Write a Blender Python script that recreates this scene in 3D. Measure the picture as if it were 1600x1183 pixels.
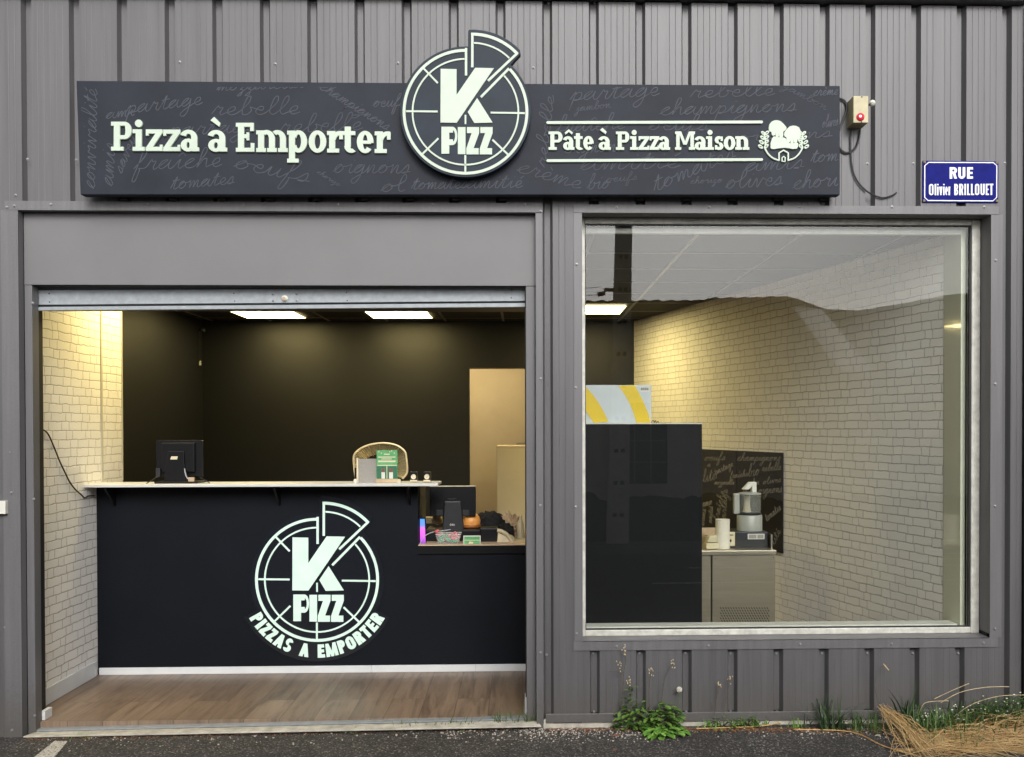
import bpy, bmesh, math, random
from mathutils import Vector, Matrix, noise
R_ = math.radians
sc = bpy.context.scene
for o in list(bpy.data.objects): bpy.data.objects.remove(o)
C = sc.collection

# ------------------------------------------------------------------ camera
CAM = Vector((0.0, -5.0887, 1.62)); FOC = 1477.0; PX, PY = 857.95, 685.3
RW = ((0.9995752811, -0.0290662565, -0.0021000338),
      (-0.0024411854, -0.0117065296, -0.9999284963),
      (0.0290395941, 0.9995089344, -0.0117725138))     # camera right, down, forward in world axes
cd = bpy.data.cameras.new('camera'); cam = bpy.data.objects.new('camera', cd); C.objects.link(cam)
cd.sensor_width = 36; cd.lens = FOC/1600*36
cd.shift_x = (800-PX)/1600; cd.shift_y = (PY-591.5)/1600
cd.clip_start = 0.05; cd.clip_end = 500
m = Matrix.Identity(4)
for i in range(3):
    m[i][0] = RW[0][i]; m[i][1] = -RW[1][i]; m[i][2] = -RW[2][i]; m[i][3] = CAM[i]
cam.matrix_world = m
sc.camera = cam

# ------------------------------------------------------------------ sky, sun, exposure
SUN_EL, SUN_AZ = R_(31), R_(10)      # low veiled sun in front of the shop, to its right
w = bpy.data.worlds.new("World"); sc.world = w; w.use_nodes = True
nt = w.node_tree; bg = nt.nodes['Background']
sky = nt.nodes.new('ShaderNodeTexSky'); sky.sky_type = 'NISHITA'; sky.sun_disc = False
sky.sun_elevation = SUN_EL; sky.sun_rotation = R_(180)-SUN_AZ; sky.dust_density = 4; sky.air_density = 1.0; sky.ozone_density = 1
hs = nt.nodes.new('ShaderNodeHueSaturation'); hs.inputs['Saturation'].default_value = 0.12
nt.links.new(sky.outputs[0], hs.inputs['Color']); nt.links.new(hs.outputs[0], bg.inputs['Color'])
bg.inputs['Strength'].default_value = 0.11
sd = bpy.data.lights.new('sun', 'SUN'); sd.energy = 1.0; sd.angle = R_(24); sd.color = (1, .98, .965)
so = bpy.data.objects.new('sun', sd); C.objects.link(so)
so.rotation_euler = (-Vector((math.sin(SUN_AZ)*math.cos(SUN_EL), -math.cos(SUN_AZ)*math.cos(SUN_EL), math.sin(SUN_EL)))).to_track_quat('-Z', 'Y').to_euler()
so.location = (0, -6, 8)
sc.view_settings.view_transform = 'Standard'; sc.view_settings.look = 'None'
sc.view_settings.gamma = 1; sc.view_settings.exposure = 0.7
sc.render.engine = 'CYCLES'

# ------------------------------------------------------------------ helpers
def ray(x, y):
    a, b = (x-PX)/FOC, (y-PY)/FOC
    return Vector((RW[0][i]*a + RW[1][i]*b + RW[2][i] for i in range(3)))
def P(x, y, Y=0.0):            # measured photo position -> point on the vertical plane at depth Y
    d = ray(x, y); return CAM + d*((Y-CAM.y)/d.y)
def XX(x, Y=0.0, y=660): return P(x, y, Y).x
def ZZ(y, Y=0.0, x=815): return P(x, y, Y).z
WA = Vector((2.450, .34)); WB = Vector((1.176, 4.77))     # right brick wall, plan
def PWALL(x, y, off=0.0):
    d = ray(x, y); u = (WB-WA).normalized(); n = Vector((u.y, -u.x)); n = -n if n.x > 0 else n
    a = WA + n*off; t = n.dot(a-CAM.xy)/n.dot(d.xy); return CAM + d*t

class MB:
    def __init__(s): s.v = []; s.f = []; s.uv = {}; s.sm = False
    def add(s, vs, fs, uvs=None):
        b = len(s.v); s.v += [tuple(p) for p in vs]
        for k, f in enumerate(fs):
            if uvs: s.uv[len(s.f)] = uvs[k]
            s.f.append(tuple(b+i for i in f))
        return s
    def box(s, x0, x1, y0, y1, z0, z1):
        x0, x1 = min(x0, x1), max(x0, x1); y0, y1 = min(y0, y1), max(y0, y1); z0, z1 = min(z0, z1), max(z0, z1)
        return s.add([(x0,y0,z0),(x1,y0,z0),(x1,y1,z0),(x0,y1,z0),(x0,y0,z1),(x1,y0,z1),(x1,y1,z1),(x0,y1,z1)],
              [(3,2,1,0),(4,5,6,7),(0,1,5,4),(1,2,6,5),(2,3,7,6),(3,0,4,7)])
    def pbox(s, x0, y0, x1, y1, Y, dep):        # box from photo extents at its real depth
        a = P(x0, y0, Y); b = P(x1, y1, Y); return s.box(a.x, b.x, Y, Y+dep, b.z, a.z)
    def hull4(s, pts, vec):                     # four front corners (ccw from front) extruded by vec
        vec = Vector(vec); f = [Vector(p) for p in pts]; b = [p+vec for p in f]
        return s.add(f+b, [(0,1,2,3),(7,6,5,4),(1,0,4,5),(2,1,5,6),(3,2,6,7),(0,3,7,4)])
    def quad(s, pts, uv=None): return s.add(pts, [(0,1,2,3)], [uv] if uv else None)
    def poly(s, pts, vec):                      # closed outline in 3-D extruded by vec
        vec = Vector(vec); n = len(pts); f = [Vector(p) for p in pts]; b = [p+vec for p in f]
        fs = [tuple(range(n)), tuple(range(2*n-1, n-1, -1))] + [((i+1) % n, i, n+i, n+(i+1) % n) for i in range(n)]
        return s.add(f+b, fs)
    def tube(s, pts, r, n=8, cap=True):
        pts = [Vector(p) for p in pts]; rs = r if isinstance(r, (list, tuple)) else [r]*len(pts)
        b = len(s.v); up = None
        for i, p in enumerate(pts):
            t = (pts[min(i+1, len(pts)-1)]-pts[max(i-1, 0)]).normalized()
            if up is None: up = t.orthogonal().normalized()
            up = (up - t*up.dot(t)); up = up.normalized() if up.length > 1e-6 else t.orthogonal().normalized()
            q = t.cross(up)
            for k in range(n):
                a = 2*math.pi*k/n; s.v.append(tuple(p+(up*math.cos(a)+q*math.sin(a))*rs[i]))
        for i in range(len(pts)-1):
            for k in range(n):
                k2 = (k+1) % n; s.f.append((b+i*n+k, b+i*n+k2, b+(i+1)*n+k2, b+(i+1)*n+k))
        if cap:
            s.f.append(tuple(b+k for k in range(n-1, -1, -1))); s.f.append(tuple(b+(len(pts)-1)*n+k for k in range(n)))
        s.sm = True; return s
    def lathe(s, prof, c, n=24, axis='z'):      # prof [(r,h)]
        b = len(s.v); c = Vector(c)
        for r, h in prof:
            for k in range(n):
                a = 2*math.pi*k/n
                if axis == 'z': s.v.append(tuple(c+Vector((r*math.cos(a), r*math.sin(a), h))))
                else: s.v.append(tuple(c+Vector((r*math.cos(a), h, r*math.sin(a)))))
        for i in range(len(prof)-1):
            for k in range(n):
                k2 = (k+1) % n; f = (b+i*n+k, b+i*n+k2, b+(i+1)*n+k2, b+(i+1)*n+k)
                s.f.append(f if axis == 'z' else f[::-1])
        s.f.append(tuple(b+k for k in range(n-1, -1, -1))); s.f.append(tuple(b+(len(prof)-1)*n+k for k in range(n)))
        s.sm = True; return s

ORG = {}
def obj(name, mb, mt, parent=None, org=None, smooth=None, bevel=0):
    me = bpy.data.meshes.new(name)
    o = bpy.data.objects.new(name, me); C.objects.link(o)
    if parent is not None: g = ORG[parent.name]; o.parent = parent
    else:
        if org is None:
            xs = [v[0] for v in mb.v]; ys = [v[1] for v in mb.v]; zs = [v[2] for v in mb.v]
            org = ((min(xs)+max(xs))/2, (min(ys)+max(ys))/2, min(zs))
        g = Vector(org); o.location = g
    ORG[o.name] = Vector(g)
    me.from_pydata([Vector(v)-g for v in mb.v], [], mb.f)
    if mb.uv:
        ul = me.uv_layers.new(name='UVMap')
        for p in me.polygons:
            if p.index in mb.uv:
                for li, uv in zip(p.loop_indices, mb.uv[p.index]): ul.data[li].uv = uv
    me.materials.append(mt)
    if smooth or (smooth is None and mb.sm):
        for p in me.polygons: p.use_smooth = True
        me.set_sharp_from_angle(angle=R_(40))
    if bevel:
        bv = o.modifiers.new('bevel', 'BEVEL'); bv.width = bevel; bv.segments = 2; bv.limit_method = 'ANGLE'; bv.angle_limit = R_(40)
    return o
def tag(o, label=None, cat=None, group=None, kind=None):
    if label: o['label'] = label
    if cat: o['category'] = cat
    if group: o['group'] = group
    if kind: o['kind'] = kind
    return o
def thing(name, loc, label, cat, group=None):
    o = bpy.data.objects.new(name, None); C.objects.link(o); o.location = loc; o.empty_display_size = .1
    ORG[o.name] = Vector(loc); return tag(o, label, cat, group)

def N(nt, t, **kw):
    n = nt.nodes.new(t)
    for k, v in kw.items():
        if k in n.inputs: n.inputs[k].default_value = v
        else: setattr(n, k, v)
    return n
def mat(name, col, rough=.6, metal=0., var=.12, scale=8., bump=0., bscale=120., emit=None, estr=0., spec=.5, stretch=None, coat=0., alpha=None):
    mt = bpy.data.materials.new(name); mt.use_nodes = True; nt = mt.node_tree; L = nt.links.new
    b = nt.nodes['Principled BSDF']; tc = N(nt, 'ShaderNodeTexCoord')
    b.inputs['Roughness'].default_value = rough; b.inputs['Metallic'].default_value = metal
    b.inputs['Specular IOR Level'].default_value = spec; b.inputs['Coat Weight'].default_value = coat
    src = tc.outputs['Object']
    if stretch:
        mp = N(nt, 'ShaderNodeMapping'); mp.inputs['Scale'].default_value = stretch; L(src, mp.inputs[0]); src = mp.outputs[0]
    nz = N(nt, 'ShaderNodeTexNoise', Scale=scale, Detail=6., Roughness=.6); L(src, nz.inputs['Vector'])
    rp = N(nt, 'ShaderNodeValToRGB'); c = Vector(col[:3])
    rp.color_ramp.elements[0].position = .3; rp.color_ramp.elements[1].position = .7
    rp.color_ramp.elements[0].color = (*(c*(1-var)), 1); rp.color_ramp.elements[1].color = (*(c*(1+var)), 1)
    L(nz.outputs[0], rp.inputs[0]); L(rp.outputs[0], b.inputs['Base Color'])
    if bump:
        n2 = N(nt, 'ShaderNodeTexNoise', Scale=bscale, Detail=3.); L(tc.outputs['Object'], n2.inputs['Vector'])
        bp = N(nt, 'ShaderNodeBump', Strength=bump, Distance=.002); L(n2.outputs[0], bp.inputs['Height']); L(bp.outputs[0], b.inputs['Normal'])
    if emit:
        b.inputs['Emission Color'].default_value = (*emit, 1); b.inputs['Emission Strength'].default_value = estr
    mt['b'] = 1
    return mt

# ------------------------------------------------------------------ materials
def cladding_mat(name, col, var=.07, rough=.42):
    mt = mat(name, col, rough, 0, var, 2.2, .12, 260, stretch=(1, 1, .25)); nt = mt.node_tree; L = nt.links.new
    b = nt.nodes['Principled BSDF']; rp = b.inputs['Base Color'].links[0].from_node
    tc = N(nt, 'ShaderNodeTexCoord')
    # paint grain
    g = N(nt, 'ShaderNodeTexNoise', Scale=420., Detail=2.); L(tc.outputs['Object'], g.inputs['Vector'])
    gr = N(nt, 'ShaderNodeMapRange'); gr.inputs[1].default_value = .3; gr.inputs[2].default_value = .7; gr.inputs[3].default_value = .86; gr.inputs[4].default_value = 1.14
    L(g.outputs[0], gr.inputs[0])
    # streaks running down the sheet, and dirt splashed up from the ground (its own ragged shape)
    st = N(nt, 'ShaderNodeTexNoise', Scale=1., Detail=7., Roughness=.65); mp = N(nt, 'ShaderNodeMapping'); mp.inputs['Scale'].default_value = (26, 26, .9)
    L(tc.outputs['Object'], mp.inputs[0]); L(mp.outputs[0], st.inputs['Vector'])
    sr = N(nt, 'ShaderNodeMapRange'); sr.inputs[1].default_value = .35; sr.inputs[2].default_value = .75; sr.inputs[3].default_value = 1.10; sr.inputs[4].default_value = .80
    L(st.outputs[0], sr.inputs[0])
    mu = N(nt, 'ShaderNodeMath', operation='MULTIPLY'); L(gr.outputs[0], mu.inputs[0]); L(sr.outputs[0], mu.inputs[1])
    mx = N(nt, 'ShaderNodeMix', data_type='RGBA', blend_type='MULTIPLY'); mx.inputs[0].default_value = 1
    L(rp.outputs[0], mx.inputs[6]); L(mu.outputs[0], mx.inputs[7])
    gp = N(nt, 'ShaderNodeNewGeometry'); sx = N(nt, 'ShaderNodeSeparateXYZ'); L(gp.outputs['Position'], sx.inputs[0])
    sn = N(nt, 'ShaderNodeTexNoise', Scale=60., Detail=8., Roughness=.7); L(gp.outputs['Position'], sn.inputs['Vector'])
    ad = N(nt, 'ShaderNodeMath', operation='MULTIPLY_ADD'); ad.inputs[1].default_value = .55; L(sn.outputs[0], ad.inputs[0]); L(sx.outputs[2], ad.inputs[2])
    dr = N(nt, 'ShaderNodeMapRange'); dr.inputs[1].default_value = .30; dr.inputs[2].default_value = .56; dr.inputs[3].default_value = .7; dr.inputs[4].default_value = 0
    L(ad.outputs[0], dr.inputs[0])
    sm = N(nt, 'ShaderNodeTexNoise', Scale=1., Detail=6., Roughness=.75); m3 = N(nt, 'ShaderNodeMapping'); m3.inputs['Scale'].default_value = (11, 11, 4.5)
    L(gp.outputs['Position'], m3.inputs[0]); L(m3.outputs[0], sm.inputs['Vector'])
    s4 = N(nt, 'ShaderNodeMapRange'); s4.inputs[1].default_value = .715; s4.inputs[2].default_value = .80; s4.inputs[4].default_value = .75; L(sm.outputs[0], s4.inputs[0])
    m4 = N(nt, 'ShaderNodeMix', data_type='RGBA'); m4.inputs[7].default_value = (.03, .03, .03, 1); L(s4.outputs[0], m4.inputs[0]); L(mx.outputs[2], m4.inputs[6])
    m2 = N(nt, 'ShaderNodeMix', data_type='RGBA'); m2.inputs[7].default_value = (.10, .092, .08, 1)
    L(dr.outputs[0], m2.inputs[0]); L(m4.outputs[2], m2.inputs[6]); L(m2.outputs[2], b.inputs['Base Color'])
    return mt
GREY = (.105, .102, .106)
M = {}
M['clad'] = cladding_mat('grey_cladding', GREY)
M['trim'] = cladding_mat('grey_trim', (.138, .134, .139), .06)
M['box'] = mat('shutter_box_grey', (.158, .153, .157), .5, 0, .05, 3.5, .12, 260)
M['galv'] = mat('galvanised_steel', (.31, .335, .355), .55, .3, .14, 26, .05, 300)
M['white'] = mat('white_paint', (.62, .62, .57), .45, 0, .10, 14, .1, 90)
M['whitedirty'] = mat('weathered_white_frame', (.56, .55, .49), .5, 0, .22, 22, .25, 90)
M['black'] = mat('black_rubber', (.012, .012, .013), .6, 0, .2, 20)
M['shadow'] = mat('dark_gap', (.02, .02, .021), .8, 0, .2, 20)
M['screw'] = mat('screw_head', (.24, .24, .24), .45, .35, .2, 60)
M['conc'] = mat('concrete_sill', (.50, .47, .40), .9, 0, .3, 16, .8, 90)
M['sign'] = mat('sign_anthracite', (.019, .0225, .032), .6, 0, .18, 5, .15, 400, spec=.22)
M['signlogo'] = mat('emblem_navy_black', (.013, .021, .033), .5, 0, .2, 9, .1, 400, spec=.22)
M['chalk'] = mat('faint_chalk_script', (.050, .056, .072), .7, 0, .35, 30)
M['lit'] = mat('backlit_white_acrylic', (.40, .46, .38), .45, 0, .08, 9, emit=(.84, 1., .80), estr=.10)
M['litin'] = mat('backlit_white_acrylic_indoor', (.46, .56, .49), .45, 0, .10, 9, emit=(.74, 1., .84), estr=.24)
M['blackwall'] = mat('black_wall_paint', (.0042, .0048, .0068), .5, 0, .18, 3, .35, 160)
M['counter'] = mat('counter_black_panel', (.0040, .0052, .0085), .6, 0, .2, 3.5, .2, 160, spec=.16)
M['acryl'] = mat('counter_emblem_black', (.010, .012, .017), .22, 0, .1, 4)
M['top'] = mat('counter_top_white', (.62, .62, .58), .35, 0, .06, 10)
M['skirt'] = mat('white_skirting', (.66, .67, .67), .4, 0, .04, 10)
M['bead'] = mat('cream_bead', (.55, .52, .42), .5, 0, .05, 10)
M['ceil'] = mat('dark_ceiling_tile', (.009, .009, .0095), .9, 0, .25, 40, .6, 120)
M['grid'] = mat('ceiling_grid_bar', (.11, .105, .10), .5, 0, .08, 20)
M['panel'] = mat('led_panel', (.8, .8, .7), .4, 0, .01, 5, emit=(1., .79, .33), estr=15.)
M['panelframe'] = mat('led_panel_frame', (.7, .7, .66), .4, 0, .03, 5)
M['beige'] = mat('back_room_wall', (.60, .54, .42), .7, 0, .05, 3, .1, 100)
M['reveal'] = mat('glossy_white_lining', (.72, .74, .60), .1, 0, .03, 4, coat=1.)
M['steel'] = mat('stainless_steel', (.42, .38, .30), .36, .85, .08, 3, .03, 300, stretch=(1, 1, 12))
M['steeld'] = mat('stainless_dark_slot', (.02, .018, .015), .6, .2, .1, 30)
M['cab'] = mat('matt_black_cabinet', (.0035, .004, .005), .7, 0, .15, 5, spec=.2)
M['cream'] = mat('cream_plastic', (.62, .55, .36), .45, 0, .06, 20, .1, 200)
M['plw'] = mat('white_plastic', (.66, .65, .58), .4, 0, .05, 20)
M['plg'] = mat('grey_plastic', (.36, .37, .33), .35, 0, .08, 20)
M['pld'] = mat('dark_grey_plastic', (.016, .017, .020), .45, 0, .15, 20)
M['blk'] = mat('black_plastic', (.0045, .0045, .006), .4, 0, .15, 20, spec=.3)
M['blkdull'] = mat('black_cloth', (.010, .010, .011), .95, 0, .3, 40, .8, 120)
M['kraft'] = mat('kraft_paper', (.52, .38, .24), .85, 0, .18, 20, .5, 90)
M['paper'] = mat('cream_paper', (.68, .60, .42), .8, 0, .08, 20, .2, 90)
M['orange'] = mat('orange_plastic', (.85, .37, .09), .4, 0, .1, 14)
M['wood'] = mat('light_wood_desk', (.55, .40, .26), .5, 0, .12, 12)
M['green'] = mat('green_print', (.10, .36, .13), .5, 0, .2, 50)
M['greend'] = mat('dark_green_print', (.02, .14, .07), .5, 0, .2, 50)
M['red'] = mat('red_wrapper', (.62, .09, .10), .35, 0, .2, 60)
M['pink'] = mat('pink_wrapper', (.68, .25, .27), .35, 0, .2, 60)
M['teal'] = mat('green_wrapper', (.08, .42, .25), .35, 0, .2, 60)
M['clearp'] = mat('frosted_tub', (.55, .50, .46), .25, 0, .05, 20)
M['wicker'] = mat('gold_wire', (.62, .50, .27), .4, .25, .12, 60)
M['linen'] = mat('grey_linen_cover', (.30, .28, .25), .8, 0, .12, 120, .5, 300)
M['cableb'] = mat('black_cable', (.012, .012, .012), .5, 0, .1, 20)
M['cablew'] = mat('grey_cable', (.40, .40, .40), .5, 0, .1, 20)
M['boxc'] = mat('beige_alarm_housing', (.46, .41, .25), .5, 0, .12, 18, .2, 90)
M['redl'] = mat('red_lamp_lens', (.45, .03, .05), .25, 0, .2, 60, emit=(1., .06, .10), estr=.12)
M['lampcore'] = mat('lamp_filament', (1., .8, .8), .3, 0, .1, 60, emit=(1., .6, .6), estr=.9)
M['yellow'] = mat('yellow_print', (.66, .47, .02), .4, 0, .06, 10)
M['carton'] = mat('glossy_white_carton', (.50, .54, .56), .3, 0, .05, 6)
M['blue'] = mat('blue_enamel', (.006, .009, .15), .6, 0, .22, 26, spec=.1)
M['enamel'] = mat('white_enamel', (.74, .74, .76), .3, 0, .05, 26)
M['rust'] = mat('rusty_screw', (.22, .16, .10), .8, .3, .5, 160)
M['pole'] = mat('pole_concrete', (.72, .70, .66), .9, 0, .2, 10, .6, 60)
M['housew'] = mat('opposite_house_plaster', (.74, .70, .66), .9, 0, .18, 3, .6, 60)
M['housed'] = mat('dark_window_glass', (.02, .022, .025), .15, 0, .2, 10)
M['houseb'] = mat('pale_window_bar', (.25, .25, .25), .6, 0, .1, 10)
M['streakrefl'] = mat('streak_reflector_metal', (.85, .86, .88), .45, 1., .05, 9)  # bright metal for the added panels that reflect sky light
M['tile'] = mat('clay_roof_tile', (.20, .13, .09), .9, 0, .35, 14, .8, 40)
M['pave'] = mat('opposite_pavement', (.16, .155, .15), .95, 0, .2, 20, .6, 60)
M['dry'] = mat('dry_straw', (.52, .32, .12), .8, 0, .35, 30)
M['dryp'] = mat('pale_dry_straw', (.58, .46, .26), .8, 0, .3, 30)
M['leafd'] = mat('fallen_brown_leaf', (.20, .095, .06), .8, 0, .3, 60)
M['leafo'] = mat('fallen_orange_leaf', (.40, .13, .05), .8, 0, .3, 60)
M['stone'] = mat('pale_gravel', (.52, .47, .41), .9, 0, .3, 60)
M['daisy'] = mat('tiny_white_flower', (.80, .76, .66), .8, 0, .1, 60)
M['stalk'] = mat('dark_dry_stalk', (.10, .085, .07), .9, 0, .3, 60)
def leafmat(name, c1, c2):
    mt = mat(name, c1, .5, 0, .1, 30); nt = mt.node_tree; b = nt.nodes['Principled BSDF']
    oi = N(nt, 'ShaderNodeNewGeometry'); rp = N(nt, 'ShaderNodeValToRGB')
    rp.color_ramp.elements[0].color = (*c1, 1); rp.color_ramp.elements[1].color = (*c2, 1)
    nt.links.new(oi.outputs['Random Per Island'], rp.inputs[0]); nt.links.new(rp.outputs[0], b.inputs['Base Color'])
    b.inputs['Subsurface Weight'].default_value = 0
    return mt
M['leaf'] = leafmat('weed_leaf', (.030, .085, .012), (.17, .29, .055))
M['leafb'] = leafmat('bright_weed_leaf', (.08, .21, .025), (.22, .42, .07))
M['grass'] = leafmat('grass_blade', (.028, .07, .018), (.12, .20, .05))
M['grassd'] = leafmat('dark_grass_blade', (.02, .045, .018), (.06, .10, .035))
M['straw'] = leafmat('straw_blades', (.30, .15, .05), (.84, .62, .30))
M['litter'] = leafmat('dead_litter', (.10, .045, .02), (.38, .20, .10))

def brick_mat():
    mt = bpy.data.materials.new('white_brick_wallpaper'); mt.use_nodes = True; nt = mt.node_tree; L = nt.links.new
    b = nt.nodes['Principled BSDF']; b.inputs['Roughness'].default_value = .75
    uv = N(nt, 'ShaderNodeUVMap'); 
    def mth(op, a, b_=None, c=None):
        n = N(nt, 'ShaderNodeMath', operation=op)
        for k, v in enumerate((a, b_, c)):
            if v is None: continue
            if isinstance(v, (int, float)): n.inputs[k].default_value = v
            else: L(v, n.inputs[k])
        return n.outputs[0]
    nz = N(nt, 'ShaderNodeTexNoise', Scale=13., Detail=4., Roughness=.6); L(uv.outputs[0], nz.inputs['Vector'])
    vs = N(nt, 'ShaderNodeVectorMath', operation='SUBTRACT'); L(nz.outputs['Color'], vs.inputs[0]); vs.inputs[1].default_value = (.5, .5, .5)
    vm = N(nt, 'ShaderNodeVectorMath', operation='SCALE'); L(vs.outputs[0], vm.inputs[0]); vm.inputs['Scale'].default_value = .022
    va = N(nt, 'ShaderNodeVectorMath', operation='ADD'); L(uv.outputs[0], va.inputs[0]); L(vm.outputs[0], va.inputs[1])
    sp = N(nt, 'ShaderNodeSeparateXYZ'); L(va.outputs[0], sp.inputs[0])
    v = mth('DIVIDE', sp.outputs[1], .0535); row = mth('FLOOR', v); fv = mth('FRACT', v)
    wn = N(nt, 'ShaderNodeTexWhiteNoise', noise_dimensions='1D'); L(row, wn.inputs['W'])
    PER = .245
    u = mth('ADD', mth('DIVIDE', sp.outputs[0], PER), wn.outputs['Value']); fu = mth('FRACT', u); cu = mth('FLOOR', u)
    w2 = N(nt, 'ShaderNodeTexWhiteNoise', noise_dimensions='2D'); cb = N(nt, 'ShaderNodeCombineXYZ'); L(cu, cb.inputs[0]); L(row, cb.inputs[1]); L(cb.outputs[0], w2.inputs['Vector'])
    split = mth('MULTIPLY_ADD', w2.outputs['Value'], .16, .58)
    du = mth('MINIMUM', mth('MINIMUM', fu, mth('SUBTRACT', 1., fu)), mth('ABSOLUTE', mth('SUBTRACT', fu, split)))
    du = mth('MULTIPLY', du, PER)
    dv = mth('MULTIPLY', mth('MINIMUM', fv, mth('SUBTRACT', 1., fv)), .0535)
    d = mth('MINIMUM', du, dv)
    wob = N(nt, 'ShaderNodeTexNoise', Scale=55., Detail=3.); L(uv.outputs[0], wob.inputs['Vector'])
    thr = mth('MULTIPLY_ADD', wob.outputs[0], .0056, .0003)
    ln = mth('SUBTRACT', 1., mth('SMOOTH_MIN', mth('MAXIMUM', mth('DIVIDE', d, thr), 0.), 1., .3))
    ln = mth('MINIMUM', mth('MULTIPLY', mth('MAXIMUM', ln, 0.), 1.6), 1.)
    # brick tone
    isl = mth('GREATER_THAN', fu, split); cb2 = N(nt, 'ShaderNodeCombineXYZ'); L(cu, cb2.inputs[0]); L(row, cb2.inputs[1]); L(isl, cb2.inputs[2])
    w3 = N(nt, 'ShaderNodeTexWhiteNoise', noise_dimensions='3D'); L(cb2.outputs[0], w3.inputs['Vector'])
    gr = N(nt, 'ShaderNodeTexNoise', Scale=120., Detail=5., Roughness=.7); L(uv.outputs[0], gr.inputs['Vector'])
    tone = mth('ADD', mth('MULTIPLY_ADD', w3.outputs['Value'], .06, .75), mth('MULTIPLY', gr.outputs[0], .20))
    cr = N(nt, 'ShaderNodeCombineColor'); L(tone, cr.inputs[0]); L(mth('MULTIPLY', tone, .975), cr.inputs[1]); L(mth('MULTIPLY', tone, .93), cr.inputs[2])
    mx = N(nt, 'ShaderNodeMix', data_type='RGBA'); L(mth('MULTIPLY', ln, .60), mx.inputs[0]); L(cr.outputs[0], mx.inputs[6]); mx.inputs[7].default_value = (.24, .215, .17, 1)
    L(mx.outputs[2], b.inputs['Base Color'])
    hgt = mth('ADD', mth('MULTIPLY', ln, -1.), mth('MULTIPLY', gr.outputs[0], .35))
    bp = N(nt, 'ShaderNodeBump', Strength=.9, Distance=.004); L(hgt, bp.inputs['Height']); L(bp.outputs[0], b.inputs['Normal'])
    return mt
M['brick'] = brick_mat()

def floor_mat():
    mt = bpy.data.materials.new('oak_laminate_planks'); mt.use_nodes = True; nt = mt.node_tree; L = nt.links.new
    b = nt.nodes['Principled BSDF']; b.inputs['Roughness'].default_value = .34
    tc = N(nt, 'ShaderNodeTexCoord'); gp = N(nt, 'ShaderNodeNewGeometry')
    mp = N(nt, 'ShaderNodeMapping'); mp.inputs['Rotation'].default_value = (0, 0, R_(90)); L(gp.outputs['Position'], mp.inputs[0])
    br = N(nt, 'ShaderNodeTexBrick', Scale=1.); br.offset = .37; br.offset_frequency = 2
    br.inputs['Brick Width'].default_value = 1.25; br.inputs['Row Height'].default_value = .19; br.inputs['Mortar Size'].default_value = .0012
    br.inputs['Mortar Smooth'].default_value = .1
    br.inputs['Color1'].default_value = (.0, .0, .0, 1); br.inputs['Color2'].default_value = (1, 1, 1, 1); br.inputs['Mortar'].default_value = (.5, .5, .5, 1)
    L(mp.outputs[0], br.inputs['Vector'])
    m2 = N(nt, 'ShaderNodeMapping'); m2.inputs['Scale'].default_value = (17, 1.5, 1); L(gp.outputs['Position'], m2.inputs[0])
    ad = N(nt, 'ShaderNodeVectorMath', operation='MULTIPLY_ADD'); ad.inputs[1].default_value = (7, 9, 0); L(br.outputs['Color'], ad.inputs[0]); L(m2.outputs[0], ad.inputs[2])
    nz = N(nt, 'ShaderNodeTexNoise', Scale=1.1, Detail=9., Roughness=.68, Distortion=.9); L(ad.outputs[0], nz.inputs['Vector'])
    rp = N(nt, 'ShaderNodeValToRGB'); e = rp.color_ramp.elements
    e[0].position = .28; e[0].color = (.095, .060, .036, 1); e[1].position = .72; e[1].color = (.28, .185, .112, 1)
    e2 = rp.color_ramp.elements.new(.5); e2.color = (.205, .135, .082, 1)
    L(nz.outputs[0], rp.inputs[0])
    hv = N(nt, 'ShaderNodeHueSaturation'); L(rp.outputs[0], hv.inputs['Color'])
    mr = N(nt, 'ShaderNodeMapRange'); mr.inputs[3].default_value = .78; mr.inputs[4].default_value = 1.2; L(br.outputs['Color'], mr.inputs[0]); L(mr.outputs[0], hv.inputs['Value'])
    hv.inputs['Saturation'].default_value = .85
    mx = N(nt, 'ShaderNodeMix', data_type='RGBA'); L(br.outputs['Fac'], mx.inputs[0]); L(hv.outputs[0], mx.inputs[6]); mx.inputs[7].default_value = (.05, .035, .025, 1)
    L(mx.outputs[2], b.inputs['Base Color'])
    # dusty traffic haze on the boards
    dn = N(nt, 'ShaderNodeTexNoise', Scale=2.6, Detail=7., Roughness=.7); L(gp.outputs['Position'], dn.inputs['Vector'])
    rr = N(nt, 'ShaderNodeMapRange'); rr.inputs[3].default_value = .26; rr.inputs[4].default_value = .5; L(dn.outputs[0], rr.inputs[0]); L(rr.outputs[0], b.inputs['Roughness'])
    bp = N(nt, 'ShaderNodeBump', Strength=.15, Distance=.002); L(nz.outputs[0], bp.inputs['Height']); L(bp.outputs[0], b.inputs['Normal'])
    return mt
M['floor'] = floor_mat()

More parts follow.
